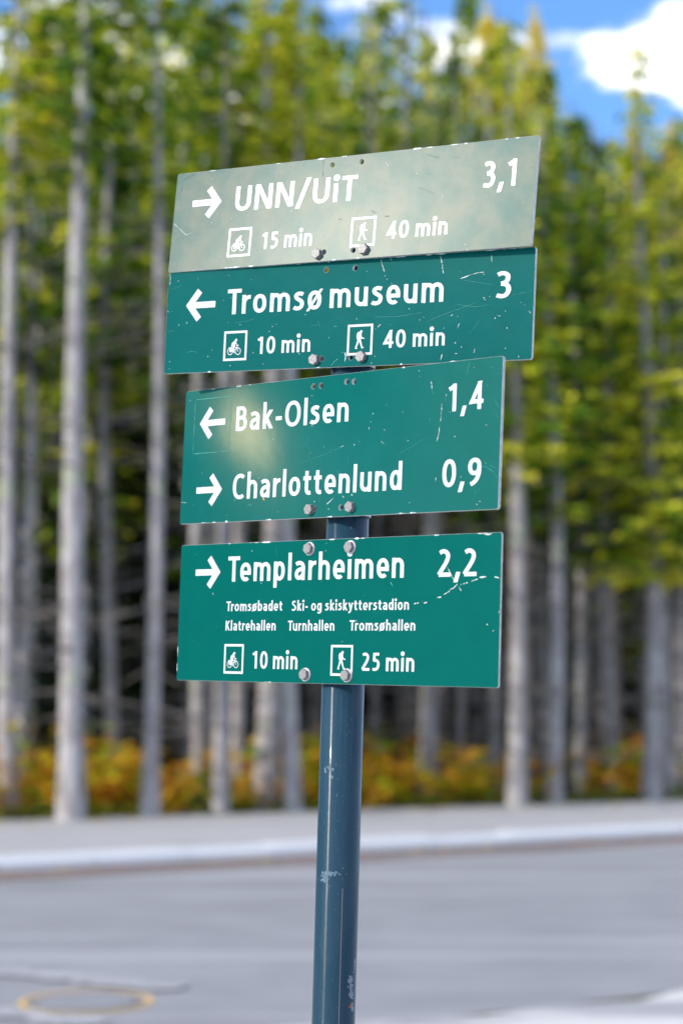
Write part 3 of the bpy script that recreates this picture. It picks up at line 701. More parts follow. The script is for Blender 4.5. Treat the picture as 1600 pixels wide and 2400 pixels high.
MARKS = [
(0,'w',0.00132,[(-0.2308, -0.0032), (-0.2298, -0.007)]),
(0,'w',0.00072,[(-0.3025, 0.0001), (-0.2921, -0.008), (-0.2767, -0.0201), (-0.2595, -0.0155)]),
(0,'d',0.00060,[(-0.2914, 0.0618), (-0.2938, 0.0495), (-0.298, 0.0415)]),
(0,'d',0.00060,[(-0.2678, 0.0733), (-0.2821, 0.0694), (-0.2905, 0.0649)]),
(0,'w',0.00060,[(-0.1467, -0.0621), (-0.153, -0.0708)]),
(0,'w',0.00072,[(-0.146, 0.0151), (-0.1431, 0.0104)]),
(0,'d',0.00096,[(-0.0074, -0.0157), (-0.001, -0.0174)]),
(0,'d',0.00054,[(-0.0416, 0.0772), (-0.041, 0.0621), (-0.0403, 0.0481)]),
(0,'w',0.00096,[(-0.0902, 0.0022), (-0.0878, 0.0016)]),
(0,'w',0.00096,[(-0.0121, -0.0591), (-0.0111, -0.058)]),
(0,'d',0.00096,[(0.0452, -0.0074), (0.0507, -0.0102), (0.0546, -0.0115)]),
(0,'d',0.00120,[(0.0695, -0.0177), (0.0783, -0.0182)]),
(0,'d',0.00048,[(0.1306, 0.065), (0.14, 0.0619), (0.1507, 0.0586)]),
(0,'d',0.00036,[(0.1662, 0.0593), (0.185, 0.055)]),
(0,'d',0.00042,[(0.1199, 0.0195), (0.1471, 0.0086)]),
(0,'d',0.00042,[(0.1334, 0.0386), (0.1407, 0.0351)]),
(0,'w',0.00072,[(0.064, 0.0605), (0.0663, 0.0573), (0.0699, 0.0529)]),
(0,'w',0.00120,[(0.1169, 0.0405), (0.1178, 0.0377)]),
(0,'w',0.00096,[(0.1596, 0.0018), (0.1631, 0.0038)]),
(0,'w',0.00120,[(0.2305, -0.0027), (0.2314, -0.0028)]),
(0,'w',0.00090,[(0.2614, -0.0113), (0.2623, -0.0113)]),
(0,'w',0.00120,[(0.1173, -0.0736), (0.1172, -0.0752)]),
(0,'w',0.00072,[(0.0212, -0.0663), (0.0218, -0.0722)]),
(0,'d',0.00042,[(0.2923, 0.0325), (0.3032, 0.0289)]),
(0,'w',0.00132,[(0.0096, -0.0227), (0.0111, -0.0242)]),
(0,'w',0.00132,[(0.0257, -0.0288), (0.0272, -0.0305)]),
(1,'w',0.00132,[(0.0636, 0.0738), (0.0662, 0.0656), (0.0707, 0.0548)]),
(1,'w',0.00168,[(0.0716, 0.05), (0.0721, 0.0488)]),
(1,'w',0.00144,[(0.1583, 0.0722), (0.1598, 0.0674), (0.1614, 0.0617)]),
(1,'w',0.00120,[(0.1621, 0.0602), (0.1626, 0.0532)]),
(1,'w',0.00168,[(0.1633, 0.0522), (0.1644, 0.0469)]),
(1,'w',0.00132,[(0.1907, 0.0388), (0.1984, 0.0408), (0.2066, 0.0433)]),
(1,'w',0.00090,[(0.2066, 0.0433), (0.2169, 0.0453), (0.2273, 0.0458)]),
(1,'w',0.00084,[(0.2372, 0.0691), (0.2379, 0.0585)]),
(1,'w',0.00132,[(0.1896, -0.0286), (0.192, -0.0225)]),
(1,'w',0.00144,[(0.1864, -0.05), (0.1873, -0.0476)]),
(1,'w',0.00144,[(0.165, -0.0723), (0.1674, -0.0633)]),
(1,'w',0.00132,[(0.216, -0.0632), (0.2172, -0.0614), (0.2166, -0.0584)]),
(1,'w',0.00120,[(0.1868, -0.0634), (0.1912, -0.0636)]),
(1,'w',0.00120,[(0.0631, -0.0221), (0.0682, -0.0179)]),
(1,'w',0.00120,[(0.0597, -0.0242), (0.0605, -0.0239)]),
(1,'w',0.00144,[(0.0786, 0.073), (0.0814, 0.0708)]),
(1,'w',0.00132,[(0.0416, 0.0582), (0.0419, 0.0571)]),
(1,'w',0.00156,[(0.2627, -0.0589), (0.264, -0.0595)]),
(1,'w',0.00156,[(0.2835, -0.0701), (0.284, -0.0723)]),
(1,'w',0.00144,[(0.055, -0.0728), (0.0563, -0.071)]),
(1,'w',0.00144,[(0.0607, -0.062), (0.0614, -0.0632)]),
(1,'w',0.00096,[(0.2489, -0.0141), (0.2543, -0.0154)]),
(1,'w',0.00120,[(0.2268, 0.0101), (0.2295, 0.0113)]),
(1,'w',0.00144,[(0.2364, 0.012), (0.2375, 0.012)]),
(1,'w',0.00096,[(0.229, 0.0085), (0.231, 0.008)]),
(1,'w',0.00108,[(0.1781, -0.0118), (0.1814, -0.0098)]),
(1,'w',0.00108,[(0.1889, -0.0127), (0.1897, -0.0128)]),
(1,'w',0.00108,[(0.2664, -0.0118), (0.2672, -0.0118)]),
(1,'w',0.00096,[(0.2959, -0.0097), (0.2993, -0.0139)]),
(1,'w',0.00120,[(0.136, -0.0112), (0.1366, -0.0116)]),
(1,'w',0.00132,[(0.0283, -0.0077), (0.0283, -0.0094)]),
(1,'w',0.00120,[(0.2559, 0.0737), (0.2575, 0.0751)]),
(1,'f',0.00060,[(0.1397, -0.0179), (0.1649, -0.0097), (0.1878, -0.0034), (0.2167, 0.0045)]),
(1,'f',0.00048,[(0.1922, 0.0374), (0.2175, 0.0323), (0.2446, 0.0271)]),
(1,'f',0.00048,[(0.1885, 0.0498), (0.1922, 0.0477)]),
(1,'f',0.00048,[(0.2688, 0.012), (0.288, 0.0146), (0.3001, 0.0158)]),
(1,'f',0.00048,[(0.2082, -0.0377), (0.2171, -0.027), (0.2219, -0.0198)]),
(1,'f',0.00048,[(0.0566, -0.0075), (0.0961, -0.0084), (0.1348, -0.0045)]),
(1,'f',0.00048,[(0.1832, 0.0043), (0.2149, -0.001), (0.2396, 0.0015)]),
(1,'f',0.00060,[(-0.1808, -0.0049), (-0.1593, -0.0035), (-0.144, -0.0002)]),
(1,'f',0.00060,[(-0.297, 0.0507), (-0.2822, 0.054), (-0.2761, 0.0557)]),
(1,'f',0.00072,[(-0.2638, -0.0452), (-0.2516, -0.0436), (-0.2416, -0.046)]),
(1,'f',0.00072,[(-0.2982, -0.0124), (-0.2858, -0.0109)]),
(1,'f',0.00060,[(-0.0365, -0.0081), (-0.0314, -0.018)]),
(1,'f',0.00060,[(-0.0487, -0.0153), (-0.0339, -0.014)]),
(1,'f',0.00120,[(-0.0099, -0.017), (-0.003, -0.0183)]),
(1,'f',0.00150,[(-0.0103, -0.073), (-0.005, -0.0674), (0.0005, -0.0637)]),
(1,'w',0.00180,[(0.0117, -0.0551), (0.0131, -0.0613), (0.0119, -0.0685)]),
(1,'w',0.00120,[(0.0074, -0.0545), (0.0079, -0.0557)]),
(1,'w',0.00120,[(0.0279, -0.0081), (0.0286, -0.0091)]),
(1,'w',0.00132,[(-0.2852, 0.0621), (-0.2832, 0.0624)]),
(1,'w',0.00120,[(-0.2494, 0.0647), (-0.2488, 0.0637)]),
(1,'w',0.00144,[(-0.2173, -0.0429), (-0.2165, -0.0437)]),
(1,'w',0.00156,[(-0.2245, -0.0531), (-0.2234, -0.0519)]),
(1,'w',0.00132,[(-0.1905, -0.0032), (-0.19, -0.004)]),
(1,'w',0.00120,[(-0.0163, -0.0328), (-0.0158, -0.034)]),
(1,'w',0.00144,[(-0.0654, -0.0549), (-0.0645, -0.0538)]),
(1,'w',0.00108,[(-0.2016, 0.0295), (-0.2008, 0.0291)]),
(1,'w',0.00108,[(-0.1062, -0.0098), (-0.1055, -0.0102)]),
(1,'w',0.00090,[(-0.3005, 0.0744), (-0.2988, 0.0671), (-0.2994, 0.0569)]),
(1,'w',0.00150,[(-0.3006, 0.0183), (-0.2994, 0.0162)]),
(1,'w',0.00096,[(-0.2935, 0.0177), (-0.2925, 0.0173)]),
(1,'w',0.00120,[(-0.2933, -0.0676), (-0.2923, -0.0688)]),
(2,'w',0.00120,[(0.1833, 0.0766), (0.1846, 0.0719), (0.1855, 0.0662)]),
(2,'f',0.00090,[(0.1855, 0.0662), (0.1866, 0.0621), (0.1891, 0.059)]),
(2,'w',0.00144,[(0.2113, 0.0572), (0.2106, 0.0546)]),
(2,'f',0.00090,[(0.2106, 0.0546), (0.2091, 0.0466)]),
(2,'w',0.00132,[(0.2039, 0.0446), (0.2039, 0.0365), (0.2034, 0.0253), (0.2026, 0.0205)]),
(2,'f',0.00084,[(0.2026, 0.0205), (0.2018, 0.0142)]),
(2,'w',0.00132,[(0.2012, 0.0134), (0.2006, 0.0046), (0.1975, -0.0057)]),
(2,'f',0.00108,[(0.2504, 0.0962), (0.2472, 0.0893), (0.2455, 0.0798)]),
(2,'f',0.00060,[(0.129, -0.019), (0.1492, -0.0117), (0.166, -0.0046), (0.1827, 0.0025)]),
(2,'f',0.00096,[(0.274, -0.0418), (0.2863, -0.0456), (0.2966, -0.0516), (0.3034, -0.0605)]),
(2,'f',0.00060,[(0.2881, -0.0418), (0.3054, -0.0489)]),
(2,'w',0.00156,[(0.1982, -0.054), (0.198, -0.0595)]),
(2,'f',0.00096,[(0.2084, -0.0264), (0.2071, -0.0303)]),
(2,'w',0.00180,[(0.2741, -0.0888), (0.2774, -0.0895)]),
(2,'w',0.00144,[(0.2282, -0.0004), (0.2291, -0.0017)]),
(2,'f',0.00096,[(0.2663, -0.0729), (0.267, -0.0808)]),
(2,'f',0.00096,[(0.2749, -0.0712), (0.2736, -0.0779)]),
(2,'f',0.00072,[(0.2943, 0.0458), (0.2976, 0.0377), (0.3025, 0.033)]),
(2,'f',0.00060,[(0.296, 0.0284), (0.3026, 0.0154)]),
(2,'w',0.00144,[(0.0788, 0.0388), (0.0803, 0.0407)]),
(2,'w',0.00132,[(0.0754, 0.0284), (0.0771, 0.0293)]),
(2,'w',0.00096,[(0.0732, 0.0184), (0.0735, 0.0217)]),
(2,'w',0.00132,[(0.0556, 0.0026), (0.0567, 0.0032)]),
(2,'w',0.00120,[(0.0463, 0.0001), (0.0471, -0.0024)]),
(2,'w',0.00144,[(0.0974, -0.0001), (0.0992, -0.0009)]),
(2,'w',0.00120,[(0.1006, -0.002), (0.1022, -0.0024)]),
(2,'w',0.00120,[(0.134, 0.0389), (0.1349, 0.0382)]),
(2,'w',0.00096,[(0.1036, 0.0506), (0.1043, 0.0501)]),
(2,'w',0.00108,[(0.1837, 0.025), (0.1844, 0.0245)]),
(2,'w',0.00120,[(0.2568, 0.0894), (0.2575, 0.0887)]),
(2,'f',0.00120,[(0.2874, 0.0866), (0.2899, 0.0863)]),
(2,'f',0.00120,[(0.2806, 0.0635), (0.2827, 0.062)]),
(2,'f',0.00060,[(0.0339, -0.015), (0.0369, -0.0269)]),
(2,'w',0.00096,[(0.0206, -0.0029), (0.0263, -0.0015)]),
(2,'f',0.00054,[(0.0058, -0.0064), (0.0195, -0.0033), (0.0285, -0.0005)]),
(2,'w',0.00156,[(-0.0012, -0.0821), (0.0055, -0.0777), (0.0115, -0.0735)]),
(2,'f',0.00060,[(-0.0446, 0.0167), (-0.0421, 0.0029), (-0.0379, -0.0161), (-0.0334, -0.0317)]),
(2,'w',0.00120,[(-0.038, -0.0071), (-0.0372, -0.0078)]),
(2,'f',0.00060,[(-0.0165, -0.0798), (-0.0138, -0.0647), (-0.0112, -0.0497)]),
(2,'f',0.00060,[(-0.0616, 0.002), (-0.0452, 0.0065)]),
(2,'f',0.00060,[(-0.0566, -0.0216), (-0.0343, -0.0163), (-0.0065, -0.0111), (0.0253, -0.002)]),
(2,'w',0.00144,[(0.0462, -0.0), (0.047, -0.0024)]),
(2,'w',0.00132,[(0.0017, -0.0882), (0.0032, -0.0896)]),
(2,'w',0.00156,[(0.0286, -0.0716), (0.0308, -0.074)]),
(2,'w',0.00132,[(-0.0267, -0.0764), (-0.0245, -0.0781)]),
(2,'w',0.00168,[(0.0447, -0.0703), (0.0475, -0.0717)]),
(2,'f',0.00144,[(0.0169, -0.0359), (0.0183, -0.0402)]),
(2,'f',0.00084,[(-0.0159, -0.0495), (-0.0045, -0.0458)]),
(2,'o',0.00270,[(-0.13, -0.0684), (-0.1256, -0.0717)]),
(2,'w',0.00096,[(-0.1412, -0.0373), (-0.1398, -0.0395)]),
(2,'w',0.00150,[(-0.2956, 0.0867), (-0.2952, 0.0853)]),
(2,'w',0.00090,[(-0.194, -0.0249), (-0.1932, -0.0255)]),
(2,'w',0.00072,[(-0.3069, -0.0672), (-0.2913, -0.0686)]),
(2,'f',0.00072,[(-0.306, -0.0503), (-0.2999, -0.0605)]),
(2,'f',0.00072,[(-0.3069, -0.0557), (-0.3025, -0.0613)]),
(2,'f',0.00156,[(-0.1618, -0.0769), (-0.158, -0.0773), (-0.1519, -0.0762)]),
(2,'w',0.00096,[(-0.2054, -0.0907), (-0.2046, -0.0912)]),
(3,'w',0.00192,[(0.1583, 0.0085), (0.162, 0.01)]),
(3,'w',0.00168,[(0.1635, 0.0091), (0.1666, 0.0108)]),
(3,'w',0.00120,[(0.1717, 0.0115), (0.1725, 0.0117)]),
(3,'w',0.00180,[(0.1755, 0.0096), (0.1814, 0.0108)]),
(3,'w',0.00216,[(0.1982, 0.0167), (0.2055, 0.0175)]),
(3,'w',0.00204,[(0.2091, 0.0207), (0.2142, 0.0225), (0.219, 0.025)]),
(3,'w',0.00192,[(0.219, 0.025), (0.2216, 0.0281), (0.2253, 0.0284), (0.2303, 0.0324), (0.2327, 0.0342)]),
(3,'w',0.00180,[(0.238, 0.0334), (0.2392, 0.0337)]),
(3,'w',0.00192,[(0.2419, 0.0338), (0.2449, 0.035)]),
(3,'w',0.00180,[(0.2465, 0.035), (0.2501, 0.0362)]),
(3,'w',0.00216,[(0.2559, 0.0376), (0.2669, 0.0403)]),
(3,'w',0.00216,[(0.2692, 0.0423), (0.281, 0.043)]),
(3,'w',0.00204,[(0.2943, 0.0426), (0.3017, 0.0412)]),
(3,'w',0.00156,[(0.3031, 0.0403), (0.3043, 0.0399)]),
(3,'w',0.00108,[(0.2145, 0.057), (0.221, 0.0471), (0.2268, 0.0391)]),
(3,'w',0.00144,[(0.2344, 0.0314), (0.2395, 0.025)]),
(3,'w',0.00216,[(0.2837, -0.0184), (0.2845, -0.0196)]),
(3,'w',0.00216,[(0.2944, -0.0265), (0.2952, -0.0277)]),
(3,'w',0.00144,[(0.3033, -0.0016), (0.3036, -0.0052)]),
(3,'f',0.00360,[(0.1148, 0.0385), (0.1193, 0.0336)]),
(3,'w',0.00300,[(0.2761, 0.0988), (0.2831, 0.098), (0.2891, 0.0991)]),
(3,'w',0.00180,[(0.264, 0.0999), (0.2761, 0.0995)]),
(3,'w',0.00192,[(-0.2324, 0.0288), (-0.2322, 0.0265)]),
(3,'w',0.00120,[(-0.0062, 0.0952), (-0.006, 0.0944)]),
(3,'w',0.00132,[(-0.0072, 0.0852), (-0.0071, 0.0838)]),
(3,'w',0.00096,[(-0.2708, -0.0419), (-0.2702, -0.0423)]),
(3,'w',0.00084,[(-0.274, 0.0861), (-0.2735, 0.0857)]),
(3,'w',0.00084,[(-0.2022, -0.0065), (-0.2017, -0.007)]),
(3,'w',0.00084,[(-0.2216, -0.0211), (-0.2211, -0.0216)]),
(3,'f',0.00048,[(-0.105, 0.0935), (-0.1026, 0.0737)]),
(3,'w',0.00120,[(-0.305, -0.0502), (-0.3036, -0.0662)]),
(3,'w',0.00144,[(-0.3052, -0.0751), (-0.3038, -0.0875)]),
]

def sheeting(name, base, base2, rough, spec, grain, glint=False, glint_tint=None):
    t = NT(name); c = t.coord()
    n1 = t.noise(c, 7 if spec > .2 else 18, 4, .6)
    t.p(Base_Color=t.mix(t.smooth(n1, .3, .7), base, base2), Roughness=rough); t.b.inputs['Specular IOR Level'].default_value = spec
    if glint_tint: t.b.inputs['Specular Tint'].default_value = (*glint_tint, 1)  # paints the highlight a warm gold
    fine = t.noise(c, 900, 2, .6); wav = t.noise(c, 5 if spec > .3 else 9, 3, .55)
    h = t.math('ADD', t.math('MULTIPLY', fine, grain), t.math('MULTIPLY', wav, .0005 if 'faded' in name else .0011))
    if 'faded' in name:      # bump bowed to steer sun and sky glare over the top sheet
        s = t.n('ShaderNodeSeparateXYZ'); t.set(s, 0, c)
        q = t.math('SUBTRACT', s.outputs[0], .03); h = t.math('ADD', h, t.math('ADD', t.math('MULTIPLY', s.outputs[0], -.048), t.math('MULTIPLY', t.math('MULTIPLY', q, q), .24)))
        q2 = t.math('SUBTRACT', s.outputs[1], .01); h = t.math('ADD', h, t.math('MULTIPLY', t.math('MULTIPLY', q2, q2), .30))
    if glint:      # sun glint shaped into the bump at upper left, its warmth painted by tint
        s = t.n('ShaderNodeSeparateXYZ'); t.set(s, 0, c); dx = t.math('ADD', s.outputs[0], .172); dy = t.math('SUBTRACT', s.outputs[1], .030)
        env = t.math('POWER', 2.718, t.math('MULTIPLY', t.math('ADD', t.math('POWER', t.math('ABSOLUTE', t.math('DIVIDE', dx, .17)), 2.0), t.math('POWER', t.math('ABSOLUTE', t.math('DIVIDE', dy, .12)), 2.0)), -1.0))
        ln = t.math('ADD', t.math('MULTIPLY', dx, -.25), t.math('MULTIPLY', dy, -.13))
        h = t.math('ADD', h, t.math('MULTIPLY', ln, env))
    t.set(t.b, 'Normal', t.bump(h, 1.0, 1.0)); return t.m
GREENS = [sheeting('faded_green_sheeting', (.035, .110, .098), (.11, .142, .112), .35, .20, .000030),  # paler beige base paints part of the glare wash
          sheeting('teal_sheeting', (.0, .089, .085), (.0, .096, .091), .26, .04, .000018),
          sheeting('teal_sheeting_glint', (.0, .095, .088), (.0, .102, .094), .31, .15, .000060, True, (1.0, .80, .42)),
          sheeting('green_sheeting', (.0, .088, .076), (.0, .094, .080), .28, .04, .000014)]
WHITES = [flat('white_lettering_glossy', (.80, .81, .84), .36, 0, .2), flat('white_lettering', (.56, .57, .62), .35, 0, .1)]
t = NT('bare_aluminium'); c = t.coord()
t.p(Base_Color=t.ramp(t.noise(c, 120, 4, .7), [(.3, (.36, .36, .36)), (.7, (.60, .59, .58))]), Roughness=.5, Metallic=.3); M_alu = t.m
M_faint = flat('scuffed_sheeting', (.04, .25, .23), .4, 0, .15); M_white_wear = flat('scratched_white', (.52, .58, .58), .5, 0, .2)
M_dark_wear = flat('dark_scratch', (.01, .10, .10), .6, 0, .1); M_rust = flat('rust_fleck', (.75, .36, .06), .7)
t = NT('zinc_bolt'); c = t.coord()
t.p(Base_Color=t.ramp(t.noise(c, 420, 4, .7), [(.3, (.16, .155, .155)), (.7, (.30, .29, .295))]), Roughness=.5, Metallic=.2); t.set(t.b, 'Normal', t.bump(t.noise(c, 500, 3, .6), .5, .0005)); M_zinc = t.m
M_nylon = flat('white_washer', (.50, .50, .53), .5)

post = tag(empty('direction_signpost', (-.0455, 2.88, 0)), 'blue steel post carrying four green direction boards in sharp focus', 'signpost')
P0 = Vector(post.location)
A0 = Vector((-.0455, 2.88, 0)); A1 = Vector((.0224, 2.88, 2.36)); axis = (A1-A0).normalized()
t = NT('blue_gloss_paint'); c = t.coord()
spk = t.smooth(t.noise(c, 260, 3, .75), .66, .74); lo = t.noise(t.mapping(c, (1, 1, .12)), 30, 4, .6)
bc = t.mix(lo, (.011, .038, .064), (.018, .054, .088)); bc = t.mix(t.math('MULTIPLY', spk, .45), bc, (.42, .50, .58))
tg = t.n('ShaderNodeTangent', direction_type='RADIAL', axis='Z')
t.p(Base_Color=bc, Roughness=t.math('MULTIPLY_ADD', lo, .10, .24), Anisotropic=.95, Anisotropic_Rotation=.25, Tangent=tg.outputs[0]); t.b.inputs['Coat Weight'].default_value = .14; t.b.inputs['Coat Roughness'].default_value = .03; t.b.inputs['Specular IOR Level'].default_value = .17
t.set(t.b, 'Normal', t.bump(t.noise(c, 60, 3, .6), .25, .0008)); M_post = t.m
v = []; f = []; tube([tuple(A0-P0), tuple((A0+(A1-A0)*.5)-P0), tuple(A1-P0)], (.03, .03, .03), 72, v, f); f += [tuple(range(len(v)-72, len(v)))]
pm = mesh('pole', v, f, [M_post], smooth=True); pm.polygons[len(pm.polygons)-1].use_smooth = False
pole = obj('pole', pm, post)
# long thin painted reflection and chipped patches, raised on the paint
def on_pole(z, ang):
    """point on the pole skin; ang 0 faces the camera, positive to the right"""
    q = A0+axis*(z/axis.z); s_, c_ = math.sin(R(ang)), math.cos(R(ang)); return q+Vector((s_, -c_, 0))*.0302-P0
def patch(name, spots, mat, seed):
    rg = random.Random(seed); v = []; f = []
    for (z, a, sz, sa, k) in spots:
        for _ in range(k):
            zc, ac = z+rg.gauss(0, sz), a+rg.gauss(0, sa); s_ = rg.uniform(.0006, .0020)
            P = [on_pole(zc+s_*math.sin(q)*rg.uniform(.6, 1.5), ac+math.degrees(s_*math.cos(q)/.03)*rg.uniform(.6, 1.3)) for q in (0, 1.05, 2.1, 3.14, 4.2, 5.2)]
            lift = Vector((math.sin(R(ac)), -math.cos(R(ac)), 0))*.00015*rg.random(); i0 = len(v); v += [tuple(p+lift) for p in P]; f.append(tuple(range(i0, i0+6)))
    return obj(name, mesh(name, v, f, [mat]), pole)
def zpy(py): return 1.65+(1620-py)/4800*2.85
patch('chipped_paint', [(zpy(2284), 48, .0022, 4, 46), (zpy(2306), 50, .004, 4, 40), (zpy(2322), 52, .002, 4, 30), (zpy(2250), 62, .006, 2, 24), (zpy(2350), 56, .003, 3, 18)], flat('bare_steel_chip', (.17, .22, .26), .6), 3)
patch('scrape', [(zpy(2042), -22, .0012, 13, 60), (zpy(2052), -38, .004, 6, 26), (zpy(1797), -28, .0018, 5, 12), (zpy(1806), -44, .002, 2, 7), (zpy(1820), -22, .0012, 1.5, 6)], flat('pale_scrape', (.09, .15, .20), .7), 4)
patch('rust_spot', [(zpy(2345), 50, .0014, 2, 9)], flat('rust', (.30, .12, .05), .8), 5)
v = []; f = []
for i in range(60):
    z = .9+.48*i/59; w_ = 1.1; k = len(v); v += [tuple(on_pole(z, 14-w_)), tuple(on_pole(z, 14+w_))]
    if i: f.append((k-2, k-1, k+1, k))
obj('reflection_line', mesh('reflection_line', v, f, [flat('reflected_streak', (.16, .15, .16), .5)]), pole)  # line painted for a reflection on the right of the pole

def plate_mesh(W, H, T, holes, green):
    cu = bpy.data.curves.new('plate', 'CURVE'); cu.dimensions = '2D'; cu.fill_mode = 'BOTH'; cu.extrude = T/2-.0003; cu.bevel_depth = .0003; cu.bevel_resolution = 0; cu.offset = -.0003; cu.resolution_u = 1
    def ring(pts):
        s = cu.splines.new('POLY'); s.points.add(len(pts)-1)
        for q, p in zip(s.points, pts): q.co = (p[0], p[1], 0, 1)
        s.use_cyclic_u = True
    r_ = .0035; pts = []
    for (sx, sy, a0) in ((1, 1, 0), (-1, 1, 90), (-1, -1, 180), (1, -1, 270)):
        for k in range(4):
            a = R(a0+30*k); pts.append((sx*(W/2-r_)+r_*math.cos(a), sy*(H/2-r_)+r_*math.sin(a)))
    ring(pts)
    for (x, y) in holes: ring([(x+.0040*math.cos(2*math.pi*k/20), y+.0040*math.sin(2*math.pi*k/20)) for k in range(20)])
    o = bpy.data.objects.new('tmp', cu); COL.objects.link(o); dg = bpy.context.evaluated_depsgraph_get(); dg.update()
    m = bpy.data.meshes.new_from_object(o.evaluated_get(dg)); bpy.data.objects.remove(o); m.name = 'sign_board'
    m.materials.clear(); m.materials.append(green); m.materials.append(M_alu)
    m.transform(Matrix.Translation((0, 0, -T/2)))
    for p in m.polygons: p.use_smooth = False; p.material_index = 0 if (p.normal.z > .95 and abs(p.center.z) < .0001) else 1
    return m
def bolt_mesh(washer):
    v = []; f = []; mi = []
    def ring(n, r, z, ph=0): k = len(v); v.extend([(r*math.cos(2*math.pi*i/n+ph), r*math.sin(2*math.pi*i/n+ph), z) for i in range(n)]); return k
    def band(a, b, n, m_): 
        for i in range(n): f.append((a+i, a+(i+1) % n, b+(i+1) % n, b+i)); mi.append(m_)
    z0 = .0002
    if washer:
        a = ring(28, .0098, z0); b = ring(28, .0094, z0+.0014); band(a, b, 28, 1); f.append(tuple(range(b, b+28))); mi.append(1); z0 += .0014
    else:
        a = ring(28, .0076, z0); b = ring(28, .0074, z0+.0008); band(a, b, 28, 0); f.append(tuple(range(b, b+28))); mi.append(0); z0 += .0008
    a = ring(6, .0080, z0); b = ring(6, .0080, z0+.0049); c_ = ring(6, .0071, z0+.0056); band(a, b, 6, 0); band(b, c_, 6, 0); f.append(tuple(range(c_, c_+6))); mi.append(0)
    # small raised grade marks on the head
    for k in range(3):
        an = k*2.1+.4; i0 = len(v); cx, cy = .0036*math.cos(an), .0036*math.sin(an)
        v.extend([(cx-.0013, cy-.0004, z0+.0059), (cx+.0013, cy-.0004, z0+.0059), (cx+.0013, cy+.0004, z0+.0059), (cx-.0013, cy+.0004, z0+.0059)]); f.append((i0, i0+1, i0+2, i0+3)); mi.append(0)
    return mesh('bolt', v, f, [M_zinc, M_nylon], mi)
BM = [bolt_mesh(False), bolt_mesh(True)]
def bike_sdf(u, w):
    """cyclist with panniers; u, w are 0..1 across and down the frame, returned in frame units"""
    X_ = lambda x, y: ((x-280+52*((y-300)/1205))/942*.95, (y-300+60*(x-280)/942)/1205)
    c_ = lambda a, b, r0, r1=None: cap(u, w, X_(*a), X_(*b), r0/1130, (r1 or r0)/1130)
    d_ = np.abs(np.hypot(u-X_(538, 1105)[0], w-X_(538, 1105)[1])-.112)-.0125
    d_ = np.minimum(d_, np.abs(np.hypot(u-X_(866, 1090)[0], w-X_(866, 1090)[1])-.112)-.0125)
    for a, b, r0, r1 in [((790, 632), (796, 650), 46, 42), ((745, 700), (655, 860), 52, 68), ((655, 790), (640, 870), 58, 62), ((650, 880), (720, 880), 48, 34), ((690, 880), (668, 1070), 44, 24), ((668, 1080), (730, 1160), 22, 17),
                         ((762, 700), (815, 845), 24, 17), ((815, 845), (865, 872), 16, 16), ((845, 880), (900, 842), 13, 10), ((822, 870), (866, 1100), 12, 15), ((690, 1075), (830, 945), 10, 10), ((660, 940), (830, 940), 13, 13), ((560, 1110), (670, 1095), 12, 12)]:
        d_ = np.minimum(d_, c_(a, b, r0, r1))
    return np.minimum(d_, poly(u, w, [X_(*q) for q in [(487, 935), (612, 935), (618, 1105), (548, 1152), (500, 1110)]]))
def hike_sdf(u, w):
    X_ = lambda x, y: ((x-318+78*((y-265)/910))/767, (y-265+65*(x-318)/767)/910)
    d_ = poly(u, w, [X_(*q) for q in [(650, 462), (612, 480), (582, 540), (572, 600), (576, 670), (598, 705), (694, 690), (694, 600), (716, 560), (714, 510), (690, 485)]])-.006
    for a, b, r0, r1 in [((712, 444), (712, 462), 34, 32), ((725, 432), (756, 438), 10, 8), ((700, 480), (697, 520), 26, 26), ((704, 560), (722, 636), 15, 15), ((722, 640), (790, 646), 16, 14), ((628, 690), (575, 830), 36, 26), ((575, 830), (525, 940), 25, 22), ((520, 952), (562, 952), 18, 14),
                         ((656, 690), (690, 810), 36, 27), ((690, 810), (716, 925), 25, 21), ((716, 935), (764, 912), 17, 12)]:
        d_ = np.minimum(d_, cap(u, w, X_(*a), X_(*b), r0/850, r1/850))
    return d_
NAMES = ['glare washed pale green board at the top of the post reading UNN/UiT 3,1', 'teal green board reading Tromsø museum 3, second from the top',
         'teal green board reading Bak-Olsen 1,4 and Charlottenlund 0,9', 'cleaner green board at the bottom reading Templarheimen 2,2']
SMALL = {0: .0003, 1: .0003, 2: .0004, 3: .0003}
